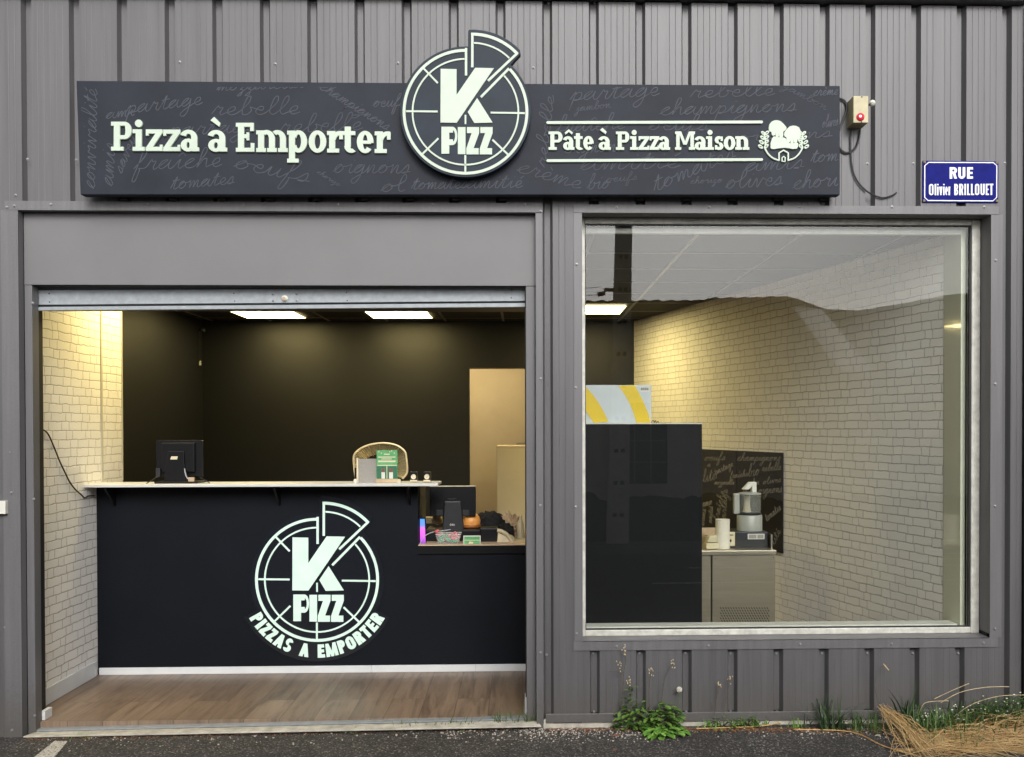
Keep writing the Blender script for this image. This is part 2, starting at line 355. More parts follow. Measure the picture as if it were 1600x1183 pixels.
def asphalt_mat():
    mt = bpy.data.materials.new('worn_asphalt'); mt.use_nodes = True; nt = mt.node_tree; L = nt.links.new
    b = nt.nodes['Principled BSDF']; b.inputs['Roughness'].default_value = .85
    gp = N(nt, 'ShaderNodeNewGeometry')
    vo = N(nt, 'ShaderNodeTexVoronoi', Scale=150.); L(gp.outputs['Position'], vo.inputs['Vector'])
    sc_ = N(nt, 'ShaderNodeSeparateColor'); L(vo.outputs['Color'], sc_.inputs[0])
    rp = N(nt, 'ShaderNodeValToRGB'); e = rp.color_ramp.elements
    e[0].position = 0; e[0].color = (.016, .015, .015, 1); e[1].position = 1; e[1].color = (.30, .26, .22, 1)
    a = e.new(.60); a.color = (.045, .042, .038, 1); a = e.new(.90); a.color = (.085, .078, .07, 1)
    L(sc_.outputs[0], rp.inputs[0])
    n1 = N(nt, 'ShaderNodeTexNoise', Scale=2.3, Detail=8., Roughness=.7); L(gp.outputs['Position'], n1.inputs['Vector'])
    mr = N(nt, 'ShaderNodeMapRange'); mr.inputs[1].default_value = .3; mr.inputs[2].default_value = .72; mr.inputs[3].default_value = .62; mr.inputs[4].default_value = 1.5; L(n1.outputs[0], mr.inputs[0])
    mx = N(nt, 'ShaderNodeMix', data_type='RGBA', blend_type='MULTIPLY'); mx.inputs[0].default_value = 1; L(rp.outputs[0], mx.inputs[6]); L(mr.outputs[0], mx.inputs[7])
    # pale wear patches
    n2 = N(nt, 'ShaderNodeTexNoise', Scale=5., Detail=10., Roughness=.78); L(gp.outputs['Position'], n2.inputs['Vector'])
    r2 = N(nt, 'ShaderNodeMapRange'); r2.inputs[1].default_value = .60; r2.inputs[2].default_value = .75; r2.inputs[4].default_value = .55; L(n2.outputs[0], r2.inputs[0])
    m2 = N(nt, 'ShaderNodeMix', data_type='RGBA'); L(r2.outputs[0], m2.inputs[0]); L(mx.outputs[2], m2.inputs[6]); m2.inputs[7].default_value = (.19, .165, .14, 1)
    L(m2.outputs[2], b.inputs['Base Color'])
    bp = N(nt, 'ShaderNodeBump', Strength=.9, Distance=.004); L(vo.outputs['Distance'], bp.inputs['Height']); L(bp.outputs[0], b.inputs['Normal'])
    return mt
M['asphalt'] = asphalt_mat()

def glass_mat():
    mt = bpy.data.materials.new('window_glass'); mt.use_nodes = True; nt = mt.node_tree; L = nt.links.new
    nt.nodes.remove(nt.nodes['Principled BSDF']); out = nt.nodes['Material Output']
    g = N(nt, 'ShaderNodeNewGeometry'); io = N(nt, 'ShaderNodeMapRange'); io.inputs[3].default_value = 1.47; io.inputs[4].default_value = 1/1.47
    L(g.outputs['Backfacing'], io.inputs[0])
    fr = N(nt, 'ShaderNodeFresnel'); L(io.outputs[0], fr.inputs['IOR'])
    tr = N(nt, 'ShaderNodeBsdfTransparent'); tr.inputs[0].default_value = (.965, .975, .965, 1)
    gl = N(nt, 'ShaderNodeBsdfGlossy', Roughness=0.)
    mx = N(nt, 'ShaderNodeMixShader'); L(fr.outputs[0], mx.inputs[0]); L(tr.outputs[0], mx.inputs[1]); L(gl.outputs[0], mx.inputs[2]); L(mx.outputs[0], out.inputs[0])
    return mt
M['glass'] = glass_mat()

# ------------------------------------------------------------------ stroke glyphs (own letter shapes, no font files)
def rect(a, b, c, d): return [(a, b), (c, b), (c, d), (a, d)]
def arc(cx, cy, rx, ry, a0, a1, wv, wh, n=22):      # part of an elliptical ring as quads
    out = []
    for i in range(n):
        q = []
        for k, inner in ((i, 0), (i+1, 0), (i+1, 1), (i, 1)):
            a = R_(a0+(a1-a0)*k/n); q.append((cx+(rx-wv*inner)*math.cos(a), cy+(ry-wh*inner)*math.sin(a)))
        out.append(q)
    return [merge_arc(out)]
def merge_arc(qs):
    o = [q[0] for q in qs]+[qs[-1][1]]; i = [q[3] for q in qs]+[qs[-1][2]]
    return ('strip', o, i)
def slab(ch, w, H, h, v, s):
    """slab-serif letters: w width, H cap height, h x-height, v stem, s serif"""
    if ch == 'P':
        r = H*.30
        return [rect(v*.45, s*.9, v*1.45, H-s*.9), rect(0, 0, v*2.05, s), rect(0, H-s, v*2.3, H), rect(v*1.4, H-2*r, v*2.3, H-2*r+s)] + arc(v*2.25, H-r, w-v*2.25, r, -90, 90, v*1.02, s*1.02)
    if ch == 'E':
        return [rect(v*.35, s*.9, v*1.35, H-s*.9), rect(0, 0, w, s), rect(0, H-s, w*.97, H), rect(v*1.3, H*.47, w*.72, H*.47+s), rect(w*.72-s*.7, H*.47-s*.55, w*.72, H*.47+s*1.5),
                rect(w-s*.95, s*.9, w, H*.30), rect(w*.97-s*.95, H*.72, w*.97, H-s*.9)]
    if ch == 'M':
        k = v*.95
        return [rect(k*.3, s*.9, k*1.2, H-s*.5), rect(w-k*1.2, s*.9, w-k*.3, H-s*.5), rect(0, 0, k*1.6, s), rect(w-k*1.6, 0, w, s), rect(0, H-s, k*1.2, H), rect(w-k*1.2, H-s, w, H),
                [(k*.9, H), (k*1.6, H), (w/2+k*.35, H*.28), (w/2-k*.45, H*.28)], [(w-k*.9, H), (w-k*1.6, H), (w/2-k*.35, H*.28), (w/2+k*.45, H*.28)]]
    if ch == 'i':
        return [rect((w-v)/2, s*.9, (w+v)/2, h-s*.5), rect(0, 0, w, s), rect(0, h-s, (w+v)/2, h)] + arc((w)/2, H*.95, v*.62, v*.62, 0, 360, v*.62, v*.62)
    if ch == 'z':
        return [rect(0, h-s*1.05, w, h), rect(0, 0, w, s*1.05), [(w*.02, s*.9), (w*.02+v*1.05, s*.9), (w*.98, h-s*.9), (w*.98-v*1.05, h-s*.9)], rect(0, h-s*1.6, s*.7, h-s*.9), rect(w-s*.7, s*.9, w, s*1.6)]
    if ch in 'aàâ':
        r = [rect(w-v*1.30, s*.85, w-v*.30, h*.66), rect(w-v*1.25, 0, w, s)]
        r += arc(w*.42+0, h*.62, w*.42+v*.0+(w-v*.30-w*.84), h*.38, 0, 158, v*.98, s)
        r += arc((w-v*.6)*.5, h*.285, (w-v*.6)*.5, h*.30, 0, 360, v*.95, s*.85)
        if ch == 'à': r += [[(w*.10, H*1.16), (w*.42, H*1.22), (w*.66, H*.93), (w*.50, H*.88)]] if False else [[(w*.12, H*1.08), (w*.32, H*1.20), (w*.66, H*.98), (w*.58, H*.86)]]
        if ch == 'â': r += [[(w*.5, H*1.12), (w*.5, H*.98), (w*.22, H*.84), (w*.14, H*.94)], [(w*.5, H*1.12), (w*.86, H*.94), (w*.78, H*.84), (w*.5, H*.98)]]
        return r
    if ch == 'm':
        aw = (w-v*1.6)/2
        r = [rect(v*.3, s*.9, v*1.3, h-s*.5), rect(0, 0, v*1.6, s), rect(0, h-s, v*1.3, h)]
        x = v*.3
        for k in range(2):
            x2 = x+aw
            r += arc((x+x2+v)/2, h*.60, (x2+v-x)/2, h*.42, 0, 125, v, s*1.1)
            r += [rect(x2, s*.9, x2+v, h*.62), rect(x2-v*.3, 0, x2+v*1.3, s)]; x = x2
        return r
    if ch == 'n':
        x2 = w-v*1.3
        return [rect(v*.3, s*.9, v*1.3, h-s*.5), rect(0, 0, v*1.65, s), rect(0, h-s, v*1.3, h), rect(x2, s*.9, x2+v, h*.6), rect(x2-v*.35, 0, w, s)] + arc((v*.3+x2+v)/2, h*.58, (x2+v-v*.3)/2, h*.43, 0, 130, v, s*1.1)
    if ch == 'p':
        D = -H*.36
        return [rect(v*.3, D+s*.9, v*1.3, h-s*.5), rect(0, D, v*1.9, D+s), rect(0, h-s, v*1.3, h)] + arc((v*.45+w)/2, h*.5, (w-v*.45)/2, h*.52, -150, 150, v, s*1.05)
    if ch == 'o': return arc(w/2, h/2, w/2, h*.52, 0, 360, v, s)
    if ch == 'r':
        return [rect(v*.35, s*.9, v*1.35, h-s*.5), rect(0, 0, v*2.0, s), rect(0, h-s, v*1.35, h), rect(w-s*.95, h*.62, w, h*.96)] + arc(w*.84, h*.52, w*.84-v*.5, h*.48, 78, 165, v*.9, s*1.05)
    if ch == 't':
        return [rect(v*.45, h*.28, v*1.45, h+v*.75), rect(0, h-s, w*.96, h)] + arc(w*.45+v*.5, h*.30, w*.5, h*.31, 180, 310, v, s)
    if ch == 'e':
        return [rect(v*.7, h*.42, w-v*.3, h*.42+s*.8)] + arc(w/2, h/2, w/2, h*.52, -8, 322-0, v, s) if False else [rect(v*.7, h*.42, w-v*.4, h*.42+s*.8)] + arc(w/2, h/2, w/2, h*.52, -5, 318, v, s)
    if ch == 's':
        q = h*.27
        return arc(w*.48, h-q, w*.46, q+s*.05, 30, 270, v*.92, s) + arc(w*.52, q, w*.48, q+s*.05, -150, 90, v*.92, s) + [rect(w*.86-s*.6, h*.66, w*.93, h*.98), rect(w*.05, h*.02, w*.12+s*.6, h*.34)]
    return []
def sans(ch, w, H, v, s=None):
    """plain heavy capitals and a few small letters"""
    s = s or v; h = H*.76
    if ch == 'I': return [rect(0, 0, w, H)]
    if ch == 'l': return [rect(0, 0, w, H)]
    if ch == 'i': return [rect(0, 0, w, h), rect(0, H-s*.9, w, H)]
    if ch == 'P': r = H*.29; return [rect(0, 0, v, H), rect(v*.95, H-s, w*.55, H), rect(v*.95, H-2*r, w*.55, H-2*r+s)] + arc(w*.54, H-r, w*.46, r, -90, 90, min(v, w*.44), s)
    if ch == 'R': return sans('P', w, H, v, s) + [[(w*.42, H*.46), (w*.42+v, H*.46), (w, 0), (w-v*1.05, 0)]]
    if ch == 'B': return [rect(0, 0, v, H), rect(v*.9, H-s, w*.5, H), rect(v*.9, H*.5-s*.5, w*.5, H*.5+s*.5), rect(v*.9, 0, w*.5, s)] + arc(w*.49, H*.75-s*.12, w*.46, H*.25+s*.15, -90, 90, v*.95, s) + arc(w*.49, H*.25+s*.12, w*.51, H*.25+s*.12, -90, 90, v*.95, s)
    if ch == 'E': return [rect(0, 0, v, H), rect(v*.95, H-s, w, H), rect(v*.95, H*.5-s*.45, w*.92, H*.5+s*.45), rect(v*.95, 0, w, s)]
    if ch == 'L': return [rect(0, 0, v, H), rect(v*.95, 0, w, s)]
    if ch == 'T': return [rect(0, H-s, w, H), rect(w/2-v/2, 0, w/2+v/2, H-s*.95)]
    if ch == 'Z': return [rect(0, H-s, w, H), rect(0, 0, w, s), [(0, s*.95), (v*1.15, s*.95), (w, H-s*.95), (w-v*1.15, H-s*.95)]]
    if ch == 'A': return [[(0, 0), (v*1.02, 0), (w/2+v*.30, H), (w/2-v*.55, H)], [(w-v*1.02, 0), (w, 0), (w/2+v*.55, H), (w/2-v*.30, H)], rect(w*.28, H*.2, w*.72, H*.2+s*.8)]
    if ch == 'M': return [rect(0, 0, v*.9, H), rect(w-v*.9, 0, w, H), [(0, H), (v*.95, H), (w/2+v*.35, 0), (w/2-v*.35, 0)], [(w-v*.95, H), (w, H), (w/2+v*.35, 0), (w/2-v*.35, 0)]]
    if ch == 'O': return arc(w/2, H-w*.5, w/2, w*.5, 0, 180, v, s)+arc(w/2, w*.5, w/2, w*.5, 180, 360, v, s)+[rect(0, w*.45, v, H-w*.45), rect(w-v, w*.45, w, H-w*.45)]
    if ch == 'U': return arc(w/2, w*.5, w/2, w*.5, 180, 360, v, s)+[rect(0, w*.45, v, H), rect(w-v, w*.45, w, H)]
    if ch == 'S': return arc(w/2, H*.735, w*.5, H*.265+s*.06, 10, 270, v, s)+arc(w/2, H*.265, w*.5, H*.265+s*.06, -170, 90, v, s)
    if ch == 'v': return [[(0, h), (v, h), (w/2+v*.4, 0), (w/2-v*.4, 0)], [(w-v, h), (w, h), (w/2+v*.4, 0), (w/2-v*.4, 0)]]
    if ch == 'e': return [rect(v*.7, h*.42, w-v*.3, h*.42+s*.7)] + arc(w/2, h/2, w/2, h*.5, -5, 310, v, s)
    if ch == 'r': return [rect(0, 0, v, h), rect(v*.9, h-s*1.1, w, h)]
    return []
def emit_glyph(mb, polys, fn, vec, step=None, cnt=[0]):
    """fn maps letter units to 3-D; each stroke sits a hair prouder than the last so none share a plane"""
    vec = Vector(vec); nrm = -vec.normalized()
    for pl in polys:
        cnt[0] += 1; off = nrm*(.00012*(cnt[0] % 9))
        if pl and pl[0] == 'strip':
            o, i = pl[1], pl[2]; n = len(o)
            vs = [fn(*p)+off for p in o]+[fn(*p)+off for p in i]
            vs += [q+vec for q in vs]
            fs = []
            for k in range(n-1):
                fs += [(k, k+1, n+k+1, n+k), (2*n+k+1, 2*n+k, 3*n+k, 3*n+k+1), (k+1, k, 2*n+k, 2*n+k+1), (n+k, n+k+1, 3*n+k+1, 3*n+k)]
            fs += [(0, n, 3*n, 2*n), (2*n-1, n-1, 3*n-1, 4*n-1)]
            mb.add(vs, fs)
        else: mb.poly([fn(*p)+off for p in pl], vec)
def stroke(pts, wd):
    """flat ribbon strip along 2-D points"""
    o, i = [], []
    for k, p in enumerate(pts):
        a = pts[max(k-1, 0)]; b = pts[min(k+1, len(pts)-1)]; dx, dy = b[0]-a[0], b[1]-a[1]; l = math.hypot(dx, dy) or 1
        nx, ny = -dy/l*wd/2, dx/l*wd/2; o.append((p[0]+nx, p[1]+ny)); i.append((p[0]-nx, p[1]-ny))
    return ('strip', o, i)
CUR = {
 'a': ([(0,.15),(.55,.97),(.25,.9),(.05,.4),(.25,.02),(.6,.4),(.75,1.),(.7,.3),(.85,0),(1.05,.2)],), 'b': ([(0,.15),(.45,1.3),(.5,2.1),(.3,2.1),(.22,1.),(.3,.1),(.6,.05),(.8,.5),(.65,.9),(.95,.75)],),
 'c': ([(0,.15),(.6,.85),(.42,1.),(.1,.5),(.3,.02),(.8,.2)],), 'e': ([(0,.15),(.5,.5),(.52,.92),(.27,.9),(.13,.4),(.4,0),(.8,.25)],),
 'f': ([(0,.15),(.5,1.4),(.55,2.2),(.32,2.1),(.25,.8),(.12,-1.1),(.35,-1.15),(.42,0),(.35,.15),(.8,.25)],),
 'g': ([(0,.15),(.55,.97),(.25,.9),(.05,.4),(.25,.02),(.6,.4),(.72,1.),(.65,-.6),(.35,-1.25),(.1,-.8),(.95,.2)],),
 'h': ([(0,.15),(.45,1.4),(.47,2.1),(.25,2.),(.2,.6),(.15,0),(.4,.8),(.65,.95),(.7,.4),(.78,.02),(1.,.2)],), 'i': ([(0,.15),(.35,1.),(.3,.3),(.45,0),(.65,.2)],[(.42,1.5),(.47,1.55)]),
 'j': ([(0,.15),(.35,1.),(.3,-.6),(.05,-1.2),(-.1,-.8),(.6,.2)],[(.42,1.5),(.47,1.55)]), 'l': ([(0,.15),(.47,1.4),(.42,2.15),(.22,1.9),(.18,.5),(.4,0),(.65,.2)],),
 'm': ([(0,.15),(.18,1.),(.2,0),(.42,.9),(.56,.85),(.55,0),(.78,.9),(.93,.85),(.92,.2),(1.05,0),(1.25,.2)],), 'n': ([(0,.15),(.18,1.),(.2,0),(.45,.9),(.6,.85),(.6,.2),(.75,0),(.95,.2)],),
 'o': ([(0,.15),(.5,.97),(.2,.85),(.08,.3),(.4,.02),(.7,.5),(.5,.95),(.62,.78),(.95,.8)],), 'p': ([(0,.15),(.3,1.),(.15,-1.15),(.28,.6),(.6,.97),(.75,.5),(.5,.02),(.3,.1),(.9,.2)],),
 'r': ([(0,.15),(.25,1.08),(.36,.85),(.58,.9),(.5,.3),(.6,0),(.8,.2)],), 's': ([(0,.15),(.4,1.05),(.52,.5),(.4,.05),(.08,.1),(.75,.2)],),
 't': ([(0,.15),(.42,1.75),(.3,.3),(.45,0),(.7,.2)],[(.05,1.15),(.7,1.25)]), 'u': ([(0,.15),(.2,1.),(.2,.2),(.4,.02),(.65,.5),(.72,1.),(.7,.2),(.85,0),(1.,.2)],),
 'v': ([(0,.5),(.2,1.),(.38,.05),(.48,.05),(.7,.95),(.95,.8)],), 'x': ([(0,.8),(.2,.95),(.6,.1),(.8,.15)],[(.7,1.),(.1,0.)]), 'z': ([(0,.7),(.3,1.),(.52,.7),(.2,.1),(.5,0),(.42,-1.),(.1,-1.05),(.8,.2)],),
 'é': None, 'è': None, 'î': None}
for k, (b_, ac) in {'é': ('e', [(.35, 1.3), (.62, 1.65)]), 'è': ('e', [(.25, 1.65), (.5, 1.3)]), 'î': ('i', [(.15, 1.35), (.4, 1.7), (.62, 1.35)])}.items():
    CUR[k] = (CUR[b_][0], ac)
def crom(p, n=5):
    out = []
    for i in range(len(p)-1):
        a, b, c, d = p[max(i-1, 0)], p[i], p[i+1], p[min(i+2, len(p)-1)]
        for k in range(n):
            t = k/n
            out.append(tuple(.5*((2*b[j])+(-a[j]+c[j])*t+(2*a[j]-5*b[j]+4*c[j]-d[j])*t*t+(-a[j]+3*b[j]-3*c[j]+d[j])*t**3) for j in (0, 1)))
    return out+[p[-1]]
def script_word(text, x0, y0, x1, y1, xh, wd):
    """joined handwriting from (x0,y0) to (x1,y1), image-style axes (y down)"""
    adv = 0; strokes = []; main = []
    for ch in text:
        g = CUR.get(ch)
        if not g: adv += .8; continue
        main += [(adv+p[0], p[1]) for p in (g[0] if not main else g[0][1:])]
        for ex in g[1:]: strokes.append([(adv+p[0], p[1]) for p in ex])
        adv += g[0][-1][0]
    strokes.append(crom(main)); L = math.hypot(x1-x0, y1-y0); ux, uy = (x1-x0)/L, (y1-y0)/L; k = L/adv
    out = []
    for s_ in strokes:
        q = []
        for a, b in s_:
            a2 = a*k+b*xh*.35; b2 = b*xh; q.append((x0+ux*a2+uy*b2, y0+uy*a2-ux*b2))
        out.append(stroke(q, wd))
    return out

# ================================================================== GROUND
def gz(x): return -.008 + .0045*x
gm = MB()
NX, NY = 60, 60
gv = []
for j in range(3):
    for i in range(3):
        x = (-45, 0, 45)[i]; y = (-50, -.02, 12)[j]; gv.append((x, y, gz(x) - (.05 if y > 0 else 0)))
gm.add(gv, [(j*3+i, j*3+i+1, (j+1)*3+i+1, (j+1)*3+i) for j in range(2) for i in range(2)])
tag(obj('road', gm, M['asphalt'], org=(0, 0, 0)), kind='structure')

# ================================================================== SHOP BUILDING
X0R = -2.63475; PITCH = .25
shop = thing('shop_building', (0, .05, 0), 'grey ribbed metal clad shop front with open shutter doorway and big picture window', 'building')
def clad(mb, xa, xb, za, zb):
    pts = []
    for i in range(-4, 24):
        x = X0R + PITCH*i
        pts += [(x, 0), (x+.011, .034), (x+.0415, .034), (x+.0545, 0)]
        pw = PITCH-.0545
        for k in range(1, 6):
            if k == 3 and i % 2: continue
            c = x+.0545+pw*k/6; pts += [(c-.0018, 0), (c, .0009), (c+.0018, 0)]
    pts.sort(); out = [(xa, None)]
    ins = [p for p in pts if xa < p[0] < xb]
    def yat(x):
        for a, b in zip(pts, pts[1:]):
            if a[0] <= x <= b[0]: return a[1]+(b[1]-a[1])*(x-a[0])/max(b[0]-a[0], 1e-9)
        return 0
    seq = [(xa, yat(xa))]+ins+[(xb, yat(xb))]
    for a, b in zip(seq, seq[1:]): mb.add([(a[0], a[1], za), (b[0], b[1], za), (b[0], b[1], zb), (a[0], a[1], zb)], [(0,1,2,3)])
XT = XX(28.5, 0, 335)            # left door edge
DR = .0775                        # right door edge
WLx, WRx = .327, 2.556            # window opening
HT = 2.7736                       # lintel height
WB_ = .486                        # window sill height
zs0_ = ZZ(1014, -.004, 1200)
c = MB()
clad(c, -3.4, 2.735, HT+.01, 3.902); clad(c, -3.4, XT-.01, -.02, HT+.01); clad(c, DR+.01, WLx-.005, .02, HT+.01)
clad(c, WLx-.005, WRx+.005, .07, zs0_+.012); clad(c, WRx+.005, 2.735, -.01, HT+.01)
obj('cladding', c, M['clad'], shop)
c = MB()
c.box(-3.4, XT-.004, .038, .12, -.05, HT+.02); c.box(DR+.004, WLx-.006, .038, .12, 0, HT+.02); c.box(-3.4, 2.735, .038, .14, HT+.004, 3.97)
c.box(WLx-.006, WRx+.006, .038, .12, .0, WB_-.03); c.box(WRx+.006, 2.735, .038, .12, -.02, HT+.02)
c.box(-3.5, -3.4, .03, 8.2, -.05, 3.97); c.box(2.735, 2.80, .05, 8.2, -.05, 3.97); c.box(-3.5, 2.80, 8.2, 8.3, -.05, 3.97); c.box(-3.5, 2.80, .03, 8.3, 3.97, 4.05)
obj('wall_core', c, M['shadow'], shop)
# eaves flashing across the very top of the view
c = MB().box(-3.4, 2.74, -.055, .02, 3.912, 3.965); obj('eaves_flashing', c, M['trim'], shop, bevel=.003)
tag(bpy.data.objects['eaves_flashing'], None)
# pale concrete footing under the right hand cladding
c = MB()
c.box(DR+.01, 2.735, .004, .03, -.04, .04); obj('footing', c, M['conc'], shop, bevel=.004)
c = MB().box(P(853, 1120).x, 2.735, -.006, .008, .024, .072); obj('base_flashing', c, M['trim'], shop, bevel=.002)

def screw(parent, pts, Y=-.004, r=.0065):
    for p in pts:
        q = P(p[0], p[1], Y); s_ = MB()
        s_.lathe([(r*1.25, 0), (r*1.25, -.0015), (r*.8, -.002), (r*.75, -.0065), (0.0005, -.0075)], (q.x, Y-.0005, q.z), 10, 'y')
        obj('screw', s_, M['screw'], parent)
# screws standing in the ribs of the cladding
rowbot = [(x, 1021) for x in (927, 999, 1071, 1141, 1213, 1284, 1355, 1426, 1497)]+[(x, 1112) for x in (928, 1072, 1141.5, 1214, 1355, 1426)]
rowtop = [(x, 5) for x in (857, 929, 1213, 1285, 1357, 1428, 1500, 1572)]
screw(shop, rowbot+rowtop, .0335, .006)
screw(shop, [(1355.5, 256), (1427, 255.5), (1570, 255), (43.3, 249), (119, 250), (854, 1023), (24.5, 305), (16, 707), (8, 980), (622, 98.5), (430, 100), (281, 97), (833, 106)], .0, .006)

# door surround
dl = MB().box(XX(8, 0, 320), XX(848, 0, 330), -.006, -.001, HT, ZZ(316, 0, 400)); dl.box(XT, DR, -.004, .10, HT, HT+.004)
dl = obj('lintel_trim', dl, M['trim'], shop); screw(dl, [(x, 319.5) for x in (79.5, 231, 381, 528, 676, 820)]+[(22.5, 322), (11, 324)], -.006)
jl = MB().box(XX(4, 0, 600), XT, -.004, .0, -.03, HT); jl.box(XT-.004, XT, -.002, .05, -.03, HT)
jl = obj('jamb_trim', jl, M['trim'], shop); screw(jl, [(19, 1141), (18, 770)], -.004)
jr = MB().box(DR, XX(848, 0, 600), -.005, .0, -.01, HT-.004); jr.box(DR, DR+.004, -.002, .05, -.01, HT)
jr = obj('jamb_trim', jr, M['trim'], shop); screw(jr, [(844.5, 330.5), (845, 592), (845, 1019.5), (844.5, 790)], -.005)
# shutter box front panel and inner jambs
zpb = ZZ(446, .05, 430)
c = MB().box(XT+.002, DR, .05, .09, zpb, HT-.0015); c.box(XT+.002, DR, .052, .16, zpb-.0, zpb+.004)
obj('shutter_box_panel', c, M['box'], shop, bevel=.002)
c = MB().box(XT+.002, XX(52, .05, 700), .05, .12, -.03, zpb-.002); jj = obj('inner_jamb', c, M['trim'], shop, bevel=.003)
screw(jj, [(54.5-3.5, 474), (53, 780), (54.5, 1118)], .05)
c = MB().box(XX(822, .05, 700), DR-.003, .05, .12, -.01, zpb-.002); jj = obj('inner_jamb', c, M['trim'], shop, bevel=.003)
c = MB().box(XX(51, .12, 700), XX(56.5, .12, 700), .121, .2, -.0, 2.4); obj('guide_rail', c, M['black'], shop)
c = MB().box(XX(820.5, .12, 700), XX(834, .12, 700), .121, .2, -.0, 2.4); obj('guide_rail', c, M['black'], shop)
c = MB().box(-2.70, .10, .17, .40, P(430, 479, .17).z, 2.73); obj('shutter_housing', c, M['blackwall'], shop)
# roller shutter, rolled up: bottom bar
def bar(tl, tr, br, bl, Y, dep): return MB().hull4([P(*bl, Y), P(*br, Y), P(*tr, Y), P(*tl, Y)], (0, dep, 0))
sh = bar((54.5, 453), (821.5, 449.8), (821.5, 470.5), (54.5, 476.5), .125, .02); shut = obj('roller_shutter', sh, M['galv'], shop, bevel=.002)
obj('bottom_lip', bar((56, 479.7), (820.5, 473.5), (820.5, 479.6), (56, 485.2), .118, .03), M['galv'], shut, bevel=.0015)
obj('groove_strip', bar((54.5, 476), (821, 470), (821, 474), (54.5, 480), .135, .015), M['shadow'], shut)
obj('upper_slat', bar((54.5, 449.5), (821.5, 447.5), (821.5, 448.5), (54.5, 451.8), .132, .02), M['galv'], shut)
q = P(445, 466.5, .125); lk = MB().lathe([(.018, 0), (.018, -.004), (.0145, -.006), (.0145, -.012), (.012, -.014), (.0005, -.014)], (q.x, .125, q.z), 20, 'y')
obj('lock', lk, M['plw'], shut); lk = MB().lathe([(.009, -.014), (.009, -.017), (.0005, -.017)], (q.x, .125, q.z-.002), 16, 'y'); obj('lock_core', lk, M['kraft'], shut)
for a in ((426.3, 459.7), (426.8, 469.8), (463.3, 459.3), (463.8, 469.6)):
    q = P(*a, .125); obj('rivet', MB().lathe([(.007, 0), (.006, -.004), (.0005, -.006)], (q.x, .125, q.z), 10, 'y'), M['screw'], shut)
for a in ((77, 459), (77.6, 472), (365.5, 458.5), (366.8, 470.5), (541.5, 457), (542.5, 469.5), (799, 453), (799, 465.5), (62.5, 481)):
    q = P(*a, .125); obj('rivet', MB().lathe([(.0035, 0), (.003, -.003), (.0005, -.003)], (q.x, .1245, q.z), 8, 'y'), M['shadow'], shut)

# window surround, recessed frame, glass
zt = ZZ(334, 0, 920); zt2 = ZZ(320, 0, 920)
wt = MB().box(XX(896.5, 0, 330), XX(1560, 0, 330), -.006, -.001, HT, zt2); wt.box(WLx, WRx, -.004, .11, HT, HT+.004)
wt = obj('window_head_trim', wt, M['trim'], shop); screw(wt, [(963.5, 324), (1108, 324), (1250, 323.5), (1394, 323.5), (1538, 323.5)], -.006)
wl = MB().box(XX(897, 0, 660), WLx, -.005, -.0005, ZZ(1001, 0, 900), HT-.002); wl.box(WLx-.004, WLx, -.003, .11, WB_, HT)
wl = obj('window_side_trim', wl, M['trim'], shop); screw(wl, [(901, 413), (899.5, 606), (899.5, 792), (901, 990)], -.005)
wr = MB().box(WRx, XX(1565, 0, 660), -.005, -.0005, ZZ(996, 0, 1540), HT-.002); wr.box(WRx, WRx+.004, -.003, .11, WB_, HT)
wr = obj('window_side_trim', wr, M['trim'], shop); screw(wr, [(1556, 407), (1555, 600), (1554.5, 791), (1554.5, 982.5)], -.005)
zf = ZZ(992, .11, 1200); zs1, zs0 = ZZ(999.3, -.004, 1200), ZZ(1014, -.004, 1200)
wb = MB().box(XX(896, 0, 1010), XX(1558, 0, 1010), -.0065, -.0005, zs0, zs1)
wb.add([(WLx, -.0065, zs1), (WRx, -.0065, zs1), (WRx, .112, zf), (WLx, .112, zf), (WLx, -.0065, zs1-.003), (WRx, -.0065, zs1-.003), (WRx, .112, zf-.02), (WLx, .112, zf-.02)],
       [(0,1,2,3), (7,6,5,4), (0,4,5,1), (1,5,6,2), (2,6,7,3), (3,7,4,0)])
wb = obj('window_sill_trim', wb, M['trim'], shop); screw(wb, [(963.5, 1010), (1107, 1009), (1250.5, 1006.5), (1393, 1006), (1536.5, 1004.5)], -.0065)
fi = dict(l=XX(914.5, .11, 660), r=XX(1518, .11, 660), t=ZZ(350.6, .11, 1200), b=ZZ(982.6, .11, 1200))
fr = MB()
fr.box(WLx+.001, fi['l'], .11, .17, zf, HT-.001); fr.box(fi['r'], WRx-.001, .11, .17, zf, HT-.001)
fr.box(fi['l'], fi['r'], .112, .17, fi['t'], HT-.001); fr.box(fi['l'], fi['r'], .112, .17, zf, fi['b'])
fr = obj('window_frame', fr, M['whitedirty'], shop, bevel=.004)
gk = MB(); g1 = .007
gk.box(fi['l'], fi['l']+.004, .118, .14, fi['b'], fi['t']); gk.box(fi['r']-.010, fi['r'], .118, .14, fi['b'], fi['t'])
gk.box(fi['l']+.004, fi['r']-.010, .119, .14, fi['t']-.006, fi['t']); gk.box(fi['l']+.004, fi['r']-.010, .119, .14, fi['b'], fi['b']+.005)
obj('gasket', gk, M['black'], fr)
obj('glass_pane', MB().box(fi['l']+.002, fi['r']-.008, .126, .132, fi['b']+.002, fi['t']-.002), M['glass'], fr)
